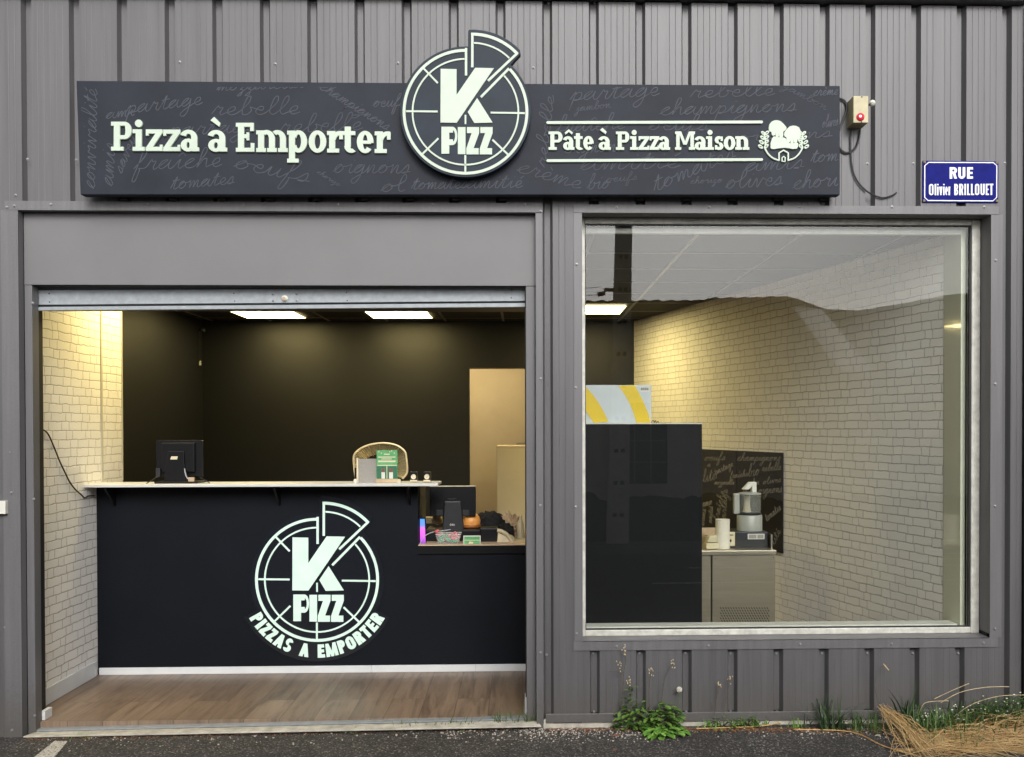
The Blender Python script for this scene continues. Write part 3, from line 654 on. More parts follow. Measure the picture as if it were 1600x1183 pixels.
# inner lining round the window
c = MB().box(WLx-.05, 2.473, .172, .20, 2.700, 2.7286); obj('window_lining', c, M['white'], shop)
c = MB().box(WLx-.02, 2.46, .172, .27, fi['b']-.05, fi['b']+.006); obj('inner_sill', c, M['white'], shop)
c = MB().add([(2.474, .1715, .03), (2.4515, .339, .03), (2.50, .339, .03), (2.50, .1715, .03), (2.474, .1715, 2.7285), (2.4515, .339, 2.7285), (2.50, .339, 2.7285), (2.50, .1715, 2.7285)], [(0,1,2,3), (7,6,5,4), (1,0,4,5), (2,1,5,6), (3,2,6,7), (0,3,7,4)]); obj('glossy_reveal_panel', c, M['reveal'], shop)
c = MB().box(DR-.02, WLx-.02, .122, .30, .0, 2.7285); c.box(WLx-.02, 2.46, .122, .168, .0, fi['b']-.06); obj('inner_wall', c, M['white'], shop)

# threshold
thr = MB().add([P(36, 1153, -.04), P(846, 1136.5, -.04), P(846, 1134, -.04), P(36, 1150.5, -.04), P(55, 1144, .07)-Vector((0, 0, .03)), P(838, 1124.5, .07)-Vector((0, 0, .03)), P(838, 1124.5, .07), P(55, 1143.5, .07)],
      [(0,1,2,3), (3,2,6,7), (1,5,6,2), (0,3,7,4), (5,4,7,6), (1,0,4,5)])
obj('threshold', thr, M['conc'], shop, bevel=.003)
c = MB().hull4([P(57, 1143.2, .06), P(822, 1124.6, .06), P(822, 1122.6, .06), P(57, 1141, .06)], (0, .05, .002)); obj('threshold_bar', c, M['galv'], shop)

# interior floor, walls, ceiling
FZ = .03
tag(obj('shop_floor', MB().box(-3.35, 2.46, .10, 7.9, -.03, FZ-.001), M['floor'], org=(0, 1, FZ)), kind='structure')
def wallquad(mb, a, b, z0, z1, u0=0.):
    L_ = math.hypot(b[0]-a[0], b[1]-a[1]); mb.quad([(a[0], a[1], z0), (b[0], b[1], z0), (b[0], b[1], z1), (a[0], a[1], z1)], [(u0, z0), (u0+L_, z0), (u0+L_, z1), (u0, z1)])
LW = -2.74; YE = 1.485; YB = 4.77; CZ = 2.73
c = MB(); wallquad(c, (LW, .2), (LW, YE), FZ, CZ, .3); wallquad(c, (LW-.10, YE), (LW-.10, .2), FZ, CZ); c.quad([(LW, YE, FZ), (LW-.1, YE, FZ), (LW-.1, YE, CZ), (LW, YE, CZ)], [(0, 0), (.1, 0), (.1, 2.7), (0, 2.7)])
lw = obj('brick_papered_wall', c, M['brick'], shop); tag(lw, 'short white brick papered side wall by the doorway')
obj('wall_bead', MB().box(LW-.001, LW+.006, 1.150, 1.172, 1.26, CZ), M['bead'], lw)
obj('wall_bead', MB().box(LW-.001, LW+.004, YE-.012, YE+.002, 1.26, CZ), M['bead'], lw)
c = MB(); wallquad(c, (WB.x, WB.y), (WA.x, WA.y), FZ, CZ, .1)
n_ = Vector((WB.y-WA.y, -(WB.x-WA.x))).normalized()*.1
wallquad(c, (WA.x+n_.x, WA.y+n_.y), (WB.x+n_.x, WB.y+n_.y), FZ, CZ)
rw = obj('brick_papered_wall', c, M['brick'], shop); tag(rw, 'long white brick papered wall running back behind the window')
c = MB(); c.box(-3.39, -3.29, .2, YB, FZ, CZ)
c.box(-3.39, -.544, YB, YB+.12, FZ, CZ); c.box(-.544, .36, YB, YB+.12, 2.24, CZ); c.box(.36, WB.x+.1, YB, YB+.12, FZ, CZ); c.box(-3.3, LW-.1, .2, .3, FZ, CZ)
obj('black_painted_wall', c, M['blackwall'], shop)
# back room behind the doorway
c = MB(); c.box(-1.6, 1.5, 6.6, 6.7, FZ, CZ); c.box(-1.7, -1.6, YB+.12, 6.7, FZ, CZ); c.box(1.5, 1.6, YB+.12, 6.7, FZ, CZ); c.box(-.545, .361, YB+.12, YB+.2, 2.2405, CZ)
obj('back_room_wall', c, M['beige'], shop)
c = MB().box(-1.7, 1.6, YB+.12, 6.7, CZ, CZ+.05); obj('back_room_ceiling', c, M['beige'], shop)
c = MB().box(-3.39, 2.46, .16, YB+.12, CZ, CZ+.03); ce = obj('ceiling', c, M['ceil'], shop)
c = MB()
k = 1.013-.6*7
while k < 2.45: c.box(k-.012, k+.012, .30, YB-.001, CZ-.005, CZ-.0005); k += .6
obj('ceiling_bar', c, M['grid'], ce)
c = MB(); k = .308
while k < 4.7: c.box(-3.28, 2.43-(k-.28)*.2808, k-.012, k+.012, CZ-.0045, CZ-.0003); k += .6
obj('ceiling_bar', c, M['grid'], ce)
# skirtings
c = MB().box(LW+.0005, LW+.012, .36, 1.045, FZ, .128)
obj('skirting_board', c, M['skirt'], lw, bevel=.003)
q0, q1 = P(60.5, 1113, .10), P(67.5, 1134, .10); c = MB().box(q0.x, q1.x, .12, .20, FZ, q0.z); obj('skirting_end', c, M['skirt'], shop, bevel=.002)
q0, q1 = P(820, 1091, .10), P(823.5, 1110, .10); c = MB().box(q0.x, q1.x, .12, .20, FZ, q0.z); obj('skirting_end', c, M['skirt'], shop, bevel=.002)

# LED panels recessed in the ceiling
PG = 'square lit panels in the shop ceiling'
def led(x0, x1, y0, y1, label, name='ceiling_light'):
    t = thing(name, ((x0+x1)/2, (y0+y1)/2, CZ-.02), label, 'ceiling light', PG)
    f = MB(); z0, z1 = CZ-.016, CZ-.006; e = .010
    f.box(x0, x1, y0, y0+e, z0, z1); f.box(x0, x1, y1-e, y1, z0, z1); f.box(x0, x0+e, y0+e, y1-e, z0, z1); f.box(x1-e, x1, y0+e, y1-e, z0, z1)
    obj('frame', f, M['panelframe'], t); obj('diffuser', MB().box(x0+e, x1-e, y0+e, y1-e, z0+.002, z1-.001), M['panel'], t)
led(XX(385, 4.43, 495), XX(385, 4.43, 495)+.60, 3.84, 4.43, 'square warm white ceiling panel, leftmost of the three lit panels')
led(XX(583, 4.43, 495), XX(583, 4.43, 495)+.60, 3.84, 4.43, 'lit ceiling panel nearest the back room doorway, middle of three')
led(.357, .957, 3.42, 4.05, 'lit ceiling panel seen through the picture window')
led(-2.66, -2.06, 1.0, 1.6, 'ceiling panel over the left end of the serving counter')
t = thing('back_room_light', (-.6, 5.6, CZ-.02), 'lit panel in the ceiling of the beige back room', 'ceiling light')
obj('diffuser', MB().box(-1.1, -.1, 5.4, 6.0, CZ-.02, CZ-.001), mat('back_room_lamp', (.8, .8, .7), .4, emit=(1., .78, .42), estr=7.5), t)

# ================================================================== ENVIRONMENT ACROSS THE ROAD (seen in the glass)
OY = -7.24
h = thing('opposite_house', (2, OY-2, 0), 'low plastered house across the road, reflected in the shop window', 'house')
c = MB(); c.box(-9, 1.30, OY-6, OY, -.1, 3.038); c.box(1.30, 1.96, OY-6, OY, -.1, .86); c.box(1.30, 1.96, OY-6, OY, 1.95, 3.038); c.box(1.96, 10, OY-6, OY, -.1, 3.038)
obj('wall', c, M['housew'], h)
wn = obj('window', MB().box(1.301, 1.959, OY-.5, OY-.10, .86, 1.95), M['housed'], h)
c = MB()
for k in range(1, 3): c.box(1.30+.22*k-.008, 1.30+.22*k+.008, OY-.10, OY-.08, .86, 1.95)
for k in range(1, 4): c.box(1.301, 1.959, OY-.10, OY-.079, .86+.29*k-.008, .86+.29*k+.008)
obj('bars', c, M['houseb'], wn)
prof = [(913, 470), (1100, 469), (1112, 466), (1228, 463), (1246, 467), (1290, 483), (1340, 485), (1400, 476), (1475, 462), (1560, 452)]
prof = [(P(x, y, 7.35).x, P(x, y, 7.35).z) for x, y in prof]
fine = []
for (xa, za), (xb, zb_) in zip(prof, prof[1:]):
    k_ = max(2, int((xb-xa)/.06))
    fine += [(xa+(xb-xa)*i/k_, za+(zb_-za)*i/k_+.012*math.sin(i*2.1)*(xa < 3.4)+.010*noise.noise(Vector((i*.9, xa, 0)))) for i in range(k_)]
prof = fine+[prof[-1]]
ol_ = [(-9.2, 3.30)]+prof+[(10.2, 3.45), (10.2, 3.04), (-9.2, 3.04)]
c = MB().poly([(x, OY+.15, z) for x, z in ol_], (0, -3.2, 0))
obj('roof', c, M['tile'], h)
# dark damp plinth with a ragged top edge
rnd = random.Random(4); pts = [(-8.9, 0)]; x = -8.9
while x < 9.8: pts.append((x, .66+.10*noise.noise(Vector((x*1.3, 0, 0)))+.05*rnd.random()+(.08 if x < 1 else 0))); x += .07
pts.append((9.8, 0)); c = MB()
for a, b in zip(pts[1:-1], pts[2:-1]): c.add([(a[0], OY+.03, .0), (b[0], OY+.03, .0), (b[0], OY+.03, b[1]), (a[0], OY+.03, a[1]), (a[0], OY, a[1]), (b[0], OY, b[1])], [(0,3,2,1), (3,4,5,2)])
obj('damp_plinth', c, M['shadow'], h)
# two added panels under the eaves, tilted to throw pale streaks into the glass
def VR(x, y, Yv): q = P(x, y, Yv); return Vector((q.x, .258-Yv, q.z))
for tl, tr, br_, bl, ya, yb in (((1236, 477), (1284, 483), (1362, 577), (1312, 577), 7.3, 5.9), ((1372, 530), (1404, 529), (1441, 576), (1410, 577), 7.3, 6.3)):
    c = MB().hull4([VR(*tl, ya), VR(*tr, ya), VR(*br_, yb), VR(*bl, yb)], (0, 0, -.03)); obj('streak_reflector', c, M['streakrefl'], h)
tag(obj('pavement', MB().box(-30, 30, OY-.1, OY+.55, -.1, .10), M['pave'], org=(0, OY, 0), bevel=.02), kind='structure')
for yy, xa, xb in ((-6.45, 2.2, 9), (-5.95, 2.9, 9), (-5.45, 1.9, 9), (-4.42, 1.35, 9)):
    c = MB(); c.add([(xa, yy, gz(xa)+.004), (xb, yy, gz(xb)+.004), (xb, yy+.05, gz(xb)+.004), (xa, yy+.05, gz(xa)+.004)], [(0,1,2,3)])
    tag(obj('road_line', c, M['enamel']), kind='structure')
# utility pole
t = thing('utility_pole', (1.25, OY+.20, .1), 'tall concrete utility pole on the far pavement, reflected in the glass', 'pole')
c = MB(); zz = [.1, 4, 8.5]
def wdt(z): return .145-.0095*z, 1.25+.022*z
for za, zb in ((.1, 8.5),):
    (wa, xa), (wb2, xb) = wdt(za), wdt(zb)
    c.add([(xa-wa, OY+.12, za), (xa+wa, OY+.12, za), (xa+wa, OY+.30, za), (xa-wa, OY+.30, za), (xb-wb2, OY+.14, zb), (xb+wb2, OY+.14, zb), (xb+wb2, OY+.26, zb), (xb-wb2, OY+.26, zb)],
          [(3,2,1,0), (4,5,6,7), (0,1,5,4), (1,2,6,5), (2,3,7,6), (3,0,4,7)])
obj('shaft', c, M['pole'], t, bevel=.01)
c = MB()
for k in range(14):
    z = .45+k*.42; wa, xa = wdt(z); c.box(xa-wa*.55, xa-wa*.15, OY+.295, OY+.306, z, z+.05); c.box(xa+wa*.1, xa+wa*.5, OY+.295, OY+.306, z, z+.05)
obj('notches', c, M['shadow'], t)
c = MB().box(wdt(3.4)[1]-.24, wdt(3.4)[1]-.05, OY+.18, OY+.24, 3.40, 3.44); c.tube([(1.10, OY+.2, 3.38), (1.0, OY+.2, 3.36)], .03, 8); obj('insulator', c, M['black'], t)
for dz, b in ((0, .0), (.10, .12)):
    p = [(1.05, OY+.2, 3.36+dz)]+[(1.05-1.2*k, OY+.2-.05*k, 3.36+dz-.10*k+.006*k*k) for k in range(1, 8)]
    wire = obj('overhead_wire', MB().tube(p, .005, 5), M['black'], t)

# ================================================================== SHOP SIGN
SY = -.105
sg = thing('shop_sign', P(715, 300, -.05), 'long dark anthracite fascia sign reading Pizza à Emporter with round emblem', 'sign')
c = bar((119, 126), (1312.5, 134), (1312.5, 304.7), (125.5, 304.2), SY, .06)
obj('sign_panel', c, M['sign'], sg, bevel=.004)
c = MB()
for x in (192, 269, 345, 421, 494, 568, 641, 712, 785, 929, 1000, 1073, 1145, 1216, 1289): c.pbox(x-6.5, 150, x+6.5, 312, -.04, .055)
obj('fixing_rail', c, M['shadow'], sg)
def onsign(dy): return lambda x, y: P(x, y, SY-dy)
words = [('partage', 196, 178, 316, 163, 12), ('rebelle', 330, 180, 468, 178, 13), ('mozzarella', 338, 142, 474, 137, 8), ('partage', 262, 212, 400, 206, 12), ('rebelle', 436, 208, 566, 203, 13),
 ('fraîche', 208, 266, 346, 260, 14), ('oeufs', 364, 262, 482, 286, 14), ('tomates', 266, 296, 366, 287, 11), ('oignons', 520, 270, 640, 271, 13), ('chorizo', 494, 270, 530, 292, 4), ('oeufs', 582, 167, 632, 166, 9),
 ('champignons', 498, 138, 604, 204, 9), ('convivialité', 148, 296, 152, 140, 12), ('amis', 176, 292, 180, 224, 12), ('saveurs', 190, 272, 222, 196, 9), ('ol', 594, 300, 632, 299, 12), ('tomates', 642, 296, 730, 294, 10),
 ('amitié', 728, 294, 816, 293, 11), ('partage', 890, 158, 1030, 149, 13), ('rebelle', 1078, 153, 1210, 149, 11), ('champignons', 1030, 180, 1244, 174, 12), ('jambon', 900, 174, 954, 168, 6), ('fraîche', 868, 207, 976, 201, 12),
 ('oeufs', 1012, 203, 1106, 204, 11), ('oignons', 882, 240, 974, 236, 11), ('crème', 806, 268, 906, 296, 13), ('amitié', 905, 266, 1062, 262, 14), ('bio', 916, 296, 952, 294, 11), ('oeufs', 946, 285, 996, 281, 6),
 ('tomates', 1022, 300, 1150, 246, 13), ('chorizo', 1078, 287, 1128, 285, 5), ('olives', 1133, 295, 1222, 289, 13), ('chori', 1238, 296, 1309, 290, 13), ('amis', 1163, 268, 1256, 263, 13), ('tom', 1266, 254, 1309, 251, 11),
 ('rebelle', 852, 262, 866, 150, 9), ('jambon', 1224, 138, 1290, 172, 6), ('olives', 1284, 200, 1309, 196, 9), ('oignons', 1150, 222, 1300, 214, 9), ('ami', 165, 186, 210, 180, 9), ('crème', 1270, 150, 1309, 148, 8)]
c = MB()
fn = onsign(0)
for i, (t_, x0, y0, x1, y1, xh) in enumerate(words):
    for s_ in script_word(t_, x0, y0, x1, y1, xh, 1.25 if xh > 7 else .8):
        emit_glyph(c, [s_], lambda u, v: P(min(max(u, 127), 1311), min(max(v, 136), 303), SY-.0009), (0, .0006, 0))
obj('chalk_script', c, M['chalk'], sg)
def textline(mb, spec, base, cap, xh, v, s, gf, Y, dep):
    """spec: (char, x0, x1) photo extents; base(x) gives baseline"""
    for ch, x0, x1 in spec:
        b = base((x0+x1)/2); pl = gf(ch, x1-x0, cap, xh, v, s) if gf is slab else gf(ch, x1-x0, cap, v, s)
        emit_glyph(mb, pl, lambda u, w_: P(x0+u, b-w_, Y), (0, dep, 0))
k = 3.3333
sp1 = [('P', 45, 152), ('i', 157, 220), ('z', 226, 313), ('z', 317, 405), ('a', 408, 503), ('à', 551, 649), ('E', 695, 791), ('m', 801, 965), ('p', 962, 1066), ('o', 1074, 1166), ('r', 1170, 1252), ('t', 1248, 1320), ('e', 1325, 1412), ('r', 1418, 1501)]
sp1 = [(ch, 160+a/k, 160+b/k) for ch, a, b in sp1]
for a, b, wd_ in ((0, 5, 'Pizza'), (5, 6, 'à'), (6, 14, 'Emporter')):
    c = MB(); textline(c, sp1[a:b], lambda x: 235.2+(x-180)*.0088, 45, 33.5, 9.4, 6.0, slab, SY-.013, .011)
    tag(obj('backlit_lettering', c, M['lit'], sg), 'large glowing slab serif lettering reading '+wd_)
sp2 = [('P', 57, 130), ('â', 133, 192), ('t', 190, 236), ('e', 238, 292), ('à', 318, 381), ('P', 408, 478), ('i', 482, 524), ('z', 526, 582), ('z', 584, 634), ('a', 632, 690), ('M', 716, 820), ('a', 818, 880), ('i', 878, 918), ('s', 922, 968), ('o', 970, 1030), ('n', 1030, 1103)]
sp2 = [(ch, 840+a/k, 840+b/k) for ch, a, b in sp2]
for a, b, wd_ in ((0, 4, 'Pâte'), (4, 5, 'à'), (5, 10, 'Pizza'), (10, 16, 'Maison')):
    c = MB(); textline(c, sp2[a:b], lambda x: 234, 28.5, 21, 6.3, 4.0, slab, SY-.011, .009)
    tag(obj('backlit_lettering', c, M['lit'], sg), 'smaller glowing slab serif lettering reading '+wd_)
for y0, y1 in ((191.5, 190.6), (251, 249.3)):
    c = MB(); emit_glyph(c, [[(855, y0-2.1), (1191, y1-2.1), (1192.5, y1), (1191, y1+2.1), (855, y0+2.1), (853.5, y0)]], lambda u, v: P(u, v, SY-.011), (0, .009, 0)); obj('backlit_bar', c, M['lit'], sg)
# baker emblem: kneading hands, dough, wheat ears and little house
c = MB(); K = 11.83
def E_(x, y): return (1180+x/K, 170+y/K)
fe = lambda u, v: P(*E_(u, v), SY-.011)
def emb(pts, dy=0): emit_glyph(c, [pts], lambda u, v: P(*E_(u, v), SY-.011-dy), (0, .009+dy, 0))
emb([(285,720),(285,640),(310,550),(340,510),(420,520),(475,535),(520,530),(560,545),(600,630),(690,640),(760,620),(795,640),(790,700),(770,735),(700,742),(620,728),(540,718),(440,728),(340,745),(300,738)])
emb([(250,360),(262,290),(300,240),(350,216),(410,212),(470,230),(530,285),(578,345),(575,380),(540,412),(522,410),(515,520),(490,545),(458,540),(445,510),(440,430),(438,505),(420,522),(388,515),(378,490),(374,430),(368,485),(340,500),(310,485),(300,430),(262,410)])
emb([(532,480),(545,430),(590,370),(640,325),(700,312),(760,318),(810,345),(835,400),(843,470),(835,540),(795,590),(782,560),(775,620),(740,632),(715,620),(708,560),(704,630),(682,655),(655,645),(645,560),(640,615),(615,635),(585,615),(575,520),(548,515)], .001)
for side in (0, 1):
    for i in range(4):
        for j in (0, 1):
            cx, cy = (100+i*4 if j == 0 else 205+i*0, 690-i*82-(0 if j else -8)) ; cx += (i*14 if j == 0 else i*4)
            ang = R_(40 if j == 0 else 140); L_, W_ = 55, 30
            pts = []
            for q in range(14):
                a = 2*math.pi*q/14; px_, py_ = L_*math.cos(a)*.95, W_*math.sin(a); pts.append((cx+px_*math.cos(ang)-py_*math.sin(ang), cy+px_*math.sin(ang)+py_*math.cos(ang)))
            inn = [(cx+(x-cx)*.50, cy+(y-cy)*.32) for x, y in pts]
            if side: pts = [(1052-x, y) for x, y in pts]; inn = [(1052-x, y) for x, y in inn]
            emit_glyph(c, [('strip', pts+[pts[0]], inn+[inn[0]])], fe, (0, .009, 0))
    st = [(175, 735), (190, 640), (185, 540), (160, 430)] if not side else [(877, 735), (862, 640), (867, 540), (892, 430)]
    emit_glyph(c, [stroke(st, 22)], fe, (0, .009, 0))
    a0 = crom([(178, 725), (240, 830), (330, 910), (450, 955)], 6)
    if side: a0 = [(1052-x, y) for x, y in a0]
    emit_glyph(c, [stroke(a0, 26)], fe, (0, .009, 0))
emit_glyph(c, [stroke([(442, 955), (442, 815), (526, 765), (612, 815), (612, 955)], 27), stroke([(498, 975), (498, 900), (526, 880), (554, 900), (554, 975), (498, 968)], 20)], fe, (0, .009, 0))
obj('backlit_baker_emblem', c, M['lit'], sg)

# round pizza emblem shared by sign and counter
def rotrect(x0, y0, x1, y1, wd): return stroke([(x0, y0), (x1, y1)], wd)
def U(x, y): return ((x-502)/384, (571-y)/384)
def emblem_polys():
    a, b = [], []
    b += arc(0, 0, 1.008, 1.008, 90, 404, .045, .045, 90) + arc(0, 0, .862, .862, 91, 403, .026, .026, 80)
    b += [stroke([U(505.5, 178), U(505.5, 347)], .038), stroke([U(770, 303), U(597, 480)], .038)]
    b += arc(.107, .258, 1.012, 1.012, 91, 42.6, .047, .047, 24) + arc(.107, .258, .862, .862, 88, 45.5, .026, .026, 20)
    b += [stroke([U(544.5, 84), U(544, 296)], .038), stroke([U(822, 209), U(641, 380)], .038)]
    b += [stroke([U(135, 567), U(331, 569)], .029), stroke([U(657, 576), U(868, 579)], .029), stroke([U(501, 838), U(501, 942)], .03), stroke([U(502, 590), U(502, 646)], .026),
          stroke([U(241, 300), U(331, 393)], .029), stroke([U(238, 829), U(335, 734)], .029), stroke([U(668, 742), U(763, 833)], .029)]
    a += [[U(*p) for p in ((349, 306), (447, 308), (447, 467), (562, 300), (677, 302), (448, 638), (348, 637))], [U(*p) for p in ((574, 486), (669, 637), (556, 640), (516, 572))]]
    # PIZZ
    a += [[U(*p) for p in ((354, 663), (402, 663), (402, 829), (354, 829))], [U(*p) for p in ((400, 663), (425, 663), (425, 699), (400, 699))], [U(*p) for p in ((400, 741), (425, 741), (425, 776), (400, 776))]]
    ux, uy = U(424, 719.5); a += arc(ux, uy, 28/384, 56/384, -90, 90, 14/384, 21/384, 14)
    a += [[U(*p) for p in ((455, 665), (502, 665), (502, 832), (455, 831))]]
    for x0, x1 in ((507, 586), (590, 669)):
        a += [[U(*p) for p in ((x0+4, 665), (x1, 665), (x1, 702), (x1-34, 795), (x1-3, 795), (x1-3, 833), (x0, 833), (x0, 797), (x0+33, 702), (x0+4, 702))]]
    return a, b
def backing(extra=1.05):
    disc = [(extra*math.cos(2*math.pi*i/72), extra*math.sin(2*math.pi*i/72)) for i in range(72)]
    r = extra+.012; sl = [U(515, 571), U(519, 72), U(524, 65)]+[(.107+r*math.cos(R_(a)), .258+r*math.sin(R_(a))) for a in range(92, 42, -3)]+[U(842, 214), U(560, 520)]
    return disc, sl
ea, eb = emblem_polys(); disc, sl = backing()
Ye = SY-.055; CX, CY, S = 727.3, 174.8, 384/3.943
fe2 = lambda Y: (lambda u, v: P(CX+u*S, CY-v*S, Y))
em = MB(); emit_glyph(em, [disc], fe2(Ye), (0, .045, 0)); emit_glyph(em, [sl], fe2(Ye-.0006), (0, .045, 0))
em = obj('round_emblem', em, M['signlogo'], sg, bevel=.002)
for sl_e, lb_ in ((slice(0, 2), 'large letter K'), (slice(2, None), 'heavy lettering PIZZ')):
    c = MB(); emit_glyph(c, ea[sl_e], fe2(Ye-.006), (0, .005, 0)); tag(obj('backlit_lettering', c, M['lit'], em), lb_)
c = MB(); emit_glyph(c, eb, fe2(Ye-.005), (0, .004, 0)); obj('backlit_outline', c, M['lit'], em)

# ================================================================== STREET NAME PLATE
PYp = -.008
sp_ = thing('street_plate', P(1501, 316, 0), 'blue enamel street name plate reading RUE Olivier BRILLOUET', 'street sign')
c = MB().hull4([P(1441.5, 316.5, PYp), P(1560, 317, PYp), P(1560.5, 252, PYp), P(1442, 250.8, PYp)], (0, .006, 0)); obj('plate', c, M['blue'], sp_, bevel=.003)
c = MB(); ol = [(1451, 253.8), (1552, 254.2), (1557.5, 259), (1557.3, 308.5), (1551.5, 314), (1450, 313.4), (1444.8, 308.5), (1445, 259), (1451, 253.8)]
emit_glyph(c, [stroke(ol, 1.5)], lambda u, v: P(u, v, PYp-.0012), (0, .001, 0))
textline(c, [('R', 1483.8, 1495.3), ('U', 1497.3, 1508.3), ('E', 1511, 1520.3)], lambda x: 279.3, 18, 14, 4.1, 3.6, sans, PYp-.0014, .0012)
sx = [('O', 1451.5, 1458.6), ('l', 1460.4, 1462.9), ('i', 1464.3, 1466.5), ('v', 1467.4, 1472.6), ('i', 1473.6, 1475.8), ('e', 1476.8, 1481.0), ('r', 1482, 1484.8),
      ('B', 1491, 1497.2), ('R', 1498.8, 1505.2), ('I', 1506.8, 1509.1), ('L', 1510.9, 1515.8), ('L', 1517.2, 1522.2), ('O', 1523.3, 1530.2), ('U', 1532, 1538.5), ('E', 1540.3, 1545.2), ('T', 1546, 1552)]
textline(c, sx, lambda x: 305.2-(x-1450)*.004, 17.6, 13, 2.45, 2.3, sans, PYp-.0014, .0012)
obj('white_lettering', c, M['enamel'], sp_)
for a in ((1444.5, 253.5), (1557.5, 254.5), (1443.8, 313.8), (1557.8, 314)):
    q = P(*a, PYp); obj('screw', MB().lathe([(.008, 0), (.007, -.003), (.0005, -.004)], (q.x, PYp-.0005, q.z), 10, 'y'), M['rust'], sp_)

# ================================================================== ALARM BOX AND CABLES ON THE FACADE
ab = thing('alarm_box', P(1340, 200, 0), 'small beige alarm housing with red lamp beside the sign', 'alarm')
c = MB().pbox(1333.5, 149.5, 1357, 192, -.10, .115)
obj('housing', c, M['boxc'], ab, bevel=.004)
q = P(1344.3, 183, -.10); obj('red_lamp', MB().lathe([(.0215, 0), (.0215, -.003), (.017, -.009), (.008, -.013), (.0005, -.014)], (q.x, -.1005, q.z), 20, 'y'), M['redl'], ab)
obj('filament', MB().lathe([(.007, 0), (.005, -.003), (.0005, -.004)], (q.x-.004, -.113, q.z), 10, 'y'), M['lampcore'], ab)
a, b = P(1355, 165, -.07), P(1363, 162, -.07); c = MB().tube([a, (a+b)/2, b], .006, 8); obj('bracket', c, M['black'], ab)
obj('glass_bulb', MB().lathe([(.0005, -.018), (.012, -.012), (.017, 0), (.012, .012), (.0005, .018)], b+Vector((.0, 0, .003)), 14), M['plw'], ab)
for x, y in ((1346.5, 151.5), (1346, 191)):
    q = P(x, y, -.1); obj('screw', MB().lathe([(.004, 0), (.004, -.001), (.0005, -.001)], (q.x, -.1004, q.z), 8, 'y'), M['shadow'], ab)
def cable(name, pts, r, label, m_='cableb', Y=-.012, sm=6):
    pp = crom([(x, y) for x, y in pts], sm); c = MB().tube([P(x, y, Y) for x, y in pp], r, 6)
    return tag(obj(name, c, M[m_]), label, 'cable')
cable('sign_cable', [(1311, 154), (1320, 158), (1323, 170), (1318, 186), (1311, 204), (1308, 222), (1314, 234), (1324, 239), (1336, 232), (1342, 218), (1344, 203)], .0055, 'black looped cable between the fascia sign and the beige alarm box')
cable('hanging_cable', [(1330, 203), (1329, 222), (1331, 258), (1338, 280), (1352, 297), (1370, 307), (1382, 309), (1395, 305), (1401, 301)], .0042, 'long black cable curving down from the alarm box to a hole in the cladding')

# small white socket box at the left edge of the view
so_ = MB().pbox(-14, 783, 8.5, 803.5, -.03, .03); tag(obj('letter_box', so_, M['plw'], bevel=.003), 'small white plastic box fixed at the far left edge of the facade', 'box')
c = MB(); q = P(1597.3, 600, 0).x; c.tube([(q+.05, -.02, z) for z in (-.0, 2, 3.9)], .047, 16); tag(obj('downpipe', c, M['pld']), 'dark downpipe at the right hand corner of the shop', 'drainpipe')

# ================================================================== COUNTER
CYf = 1.08
ct = thing('counter', (-1.35, 1.3, FZ), 'black serving counter with white top and glowing round emblem', 'counter')
xn, x1_, zn = XX(653, CYf, 850), .30, .83
th = .018; ztop = P(430, 760.8, .90).z
c = MB(); c.box(LW+.001, xn, CYf, CYf+.06, FZ, ztop)
c.box(xn, x1_, CYf, CYf+.06, FZ, zn)
c.box(xn-.03, xn, CYf+.06, CYf+.42, FZ, ztop-.002)
obj('front_panel', c, M['counter'], ct)
ye = .90                                       # the top overhangs towards the street
a, b = P(135.5, 762, ye), P(684, 757, ye); 
c = MB().box(LW+.001, b.x, ye, 1.19, ztop, ztop+th); obj('countertop', c, M['top'], ct, bevel=.003)
for x in (436, 640, 178): 
    q = P(x, 765, 1.06); c = MB().poly([(q.x-.006, 1.08, ztop-.001), (q.x-.006, .93, ztop-.001), (q.x-.006, .93, ztop-.012), (q.x-.006, 1.068, ztop-.13), (q.x-.006, 1.08, ztop-.13)], (.012, 0, 0)); obj('bracket', c, M['blk'], ct)
c = MB().box(xn+.002, x1_, CYf-.012, 1.75, zn, zn+.028); obj('desk_top', c, M['wood'], ct, bevel=.002)
obj('desk_edge', MB().box(xn+.002, x1_, CYf-.016, CYf-.0125, zn-.03, zn+.022), M['cab'], ct)
c = MB(); zsk = P(400, 1041, CYf).z
for x0, xb_ in ((LW+.014, XX(581, CYf, 1045)-.0006), (XX(581, CYf, 1045)+.0006, XX(743, CYf, 1045)-.0006), (XX(743, CYf, 1045)+.0006, .18)): c.box(x0, xb_, CYf-.013, CYf-.0005, FZ, zsk)
obj('skirting_board', c, M['skirt'], ct, bevel=.0015)
CX2, CY2, S2 = 495.3, 906.1, 96.1
f3 = lambda Y: (lambda u, v: P(CX2+u*S2, CY2-v*S2, Y))
bk = MB(); disc, sl = backing(1.09); emit_glyph(bk, [disc], f3(CYf-.006), (0, .0055, 0)); emit_glyph(bk, [sl], f3(CYf-.0064), (0, .0055, 0))
fan = [(1.33*math.sin(R_(a)), -1.33*math.cos(R_(a))) for a in range(-63, 64, 3)]+[(.98*math.sin(R_(a)), -.98*math.cos(R_(a))) for a in range(63, -64, -3)]
n_f = len(fan)//2; emit_glyph(bk, [('strip', fan[:n_f], fan[n_f:][::-1])], f3(CYf-.0060), (0, .0055, 0))
bk = obj('round_emblem', bk, M['acryl'], ct)
for sl_e, lb_ in ((slice(0, 2), 'large letter K'), (slice(2, None), 'heavy lettering PIZZ')):
    c = MB(); emit_glyph(c, ea[sl_e], f3(CYf-.012), (0, .006, 0)); tag(obj('backlit_lettering', c, M['litin'], bk), lb_)
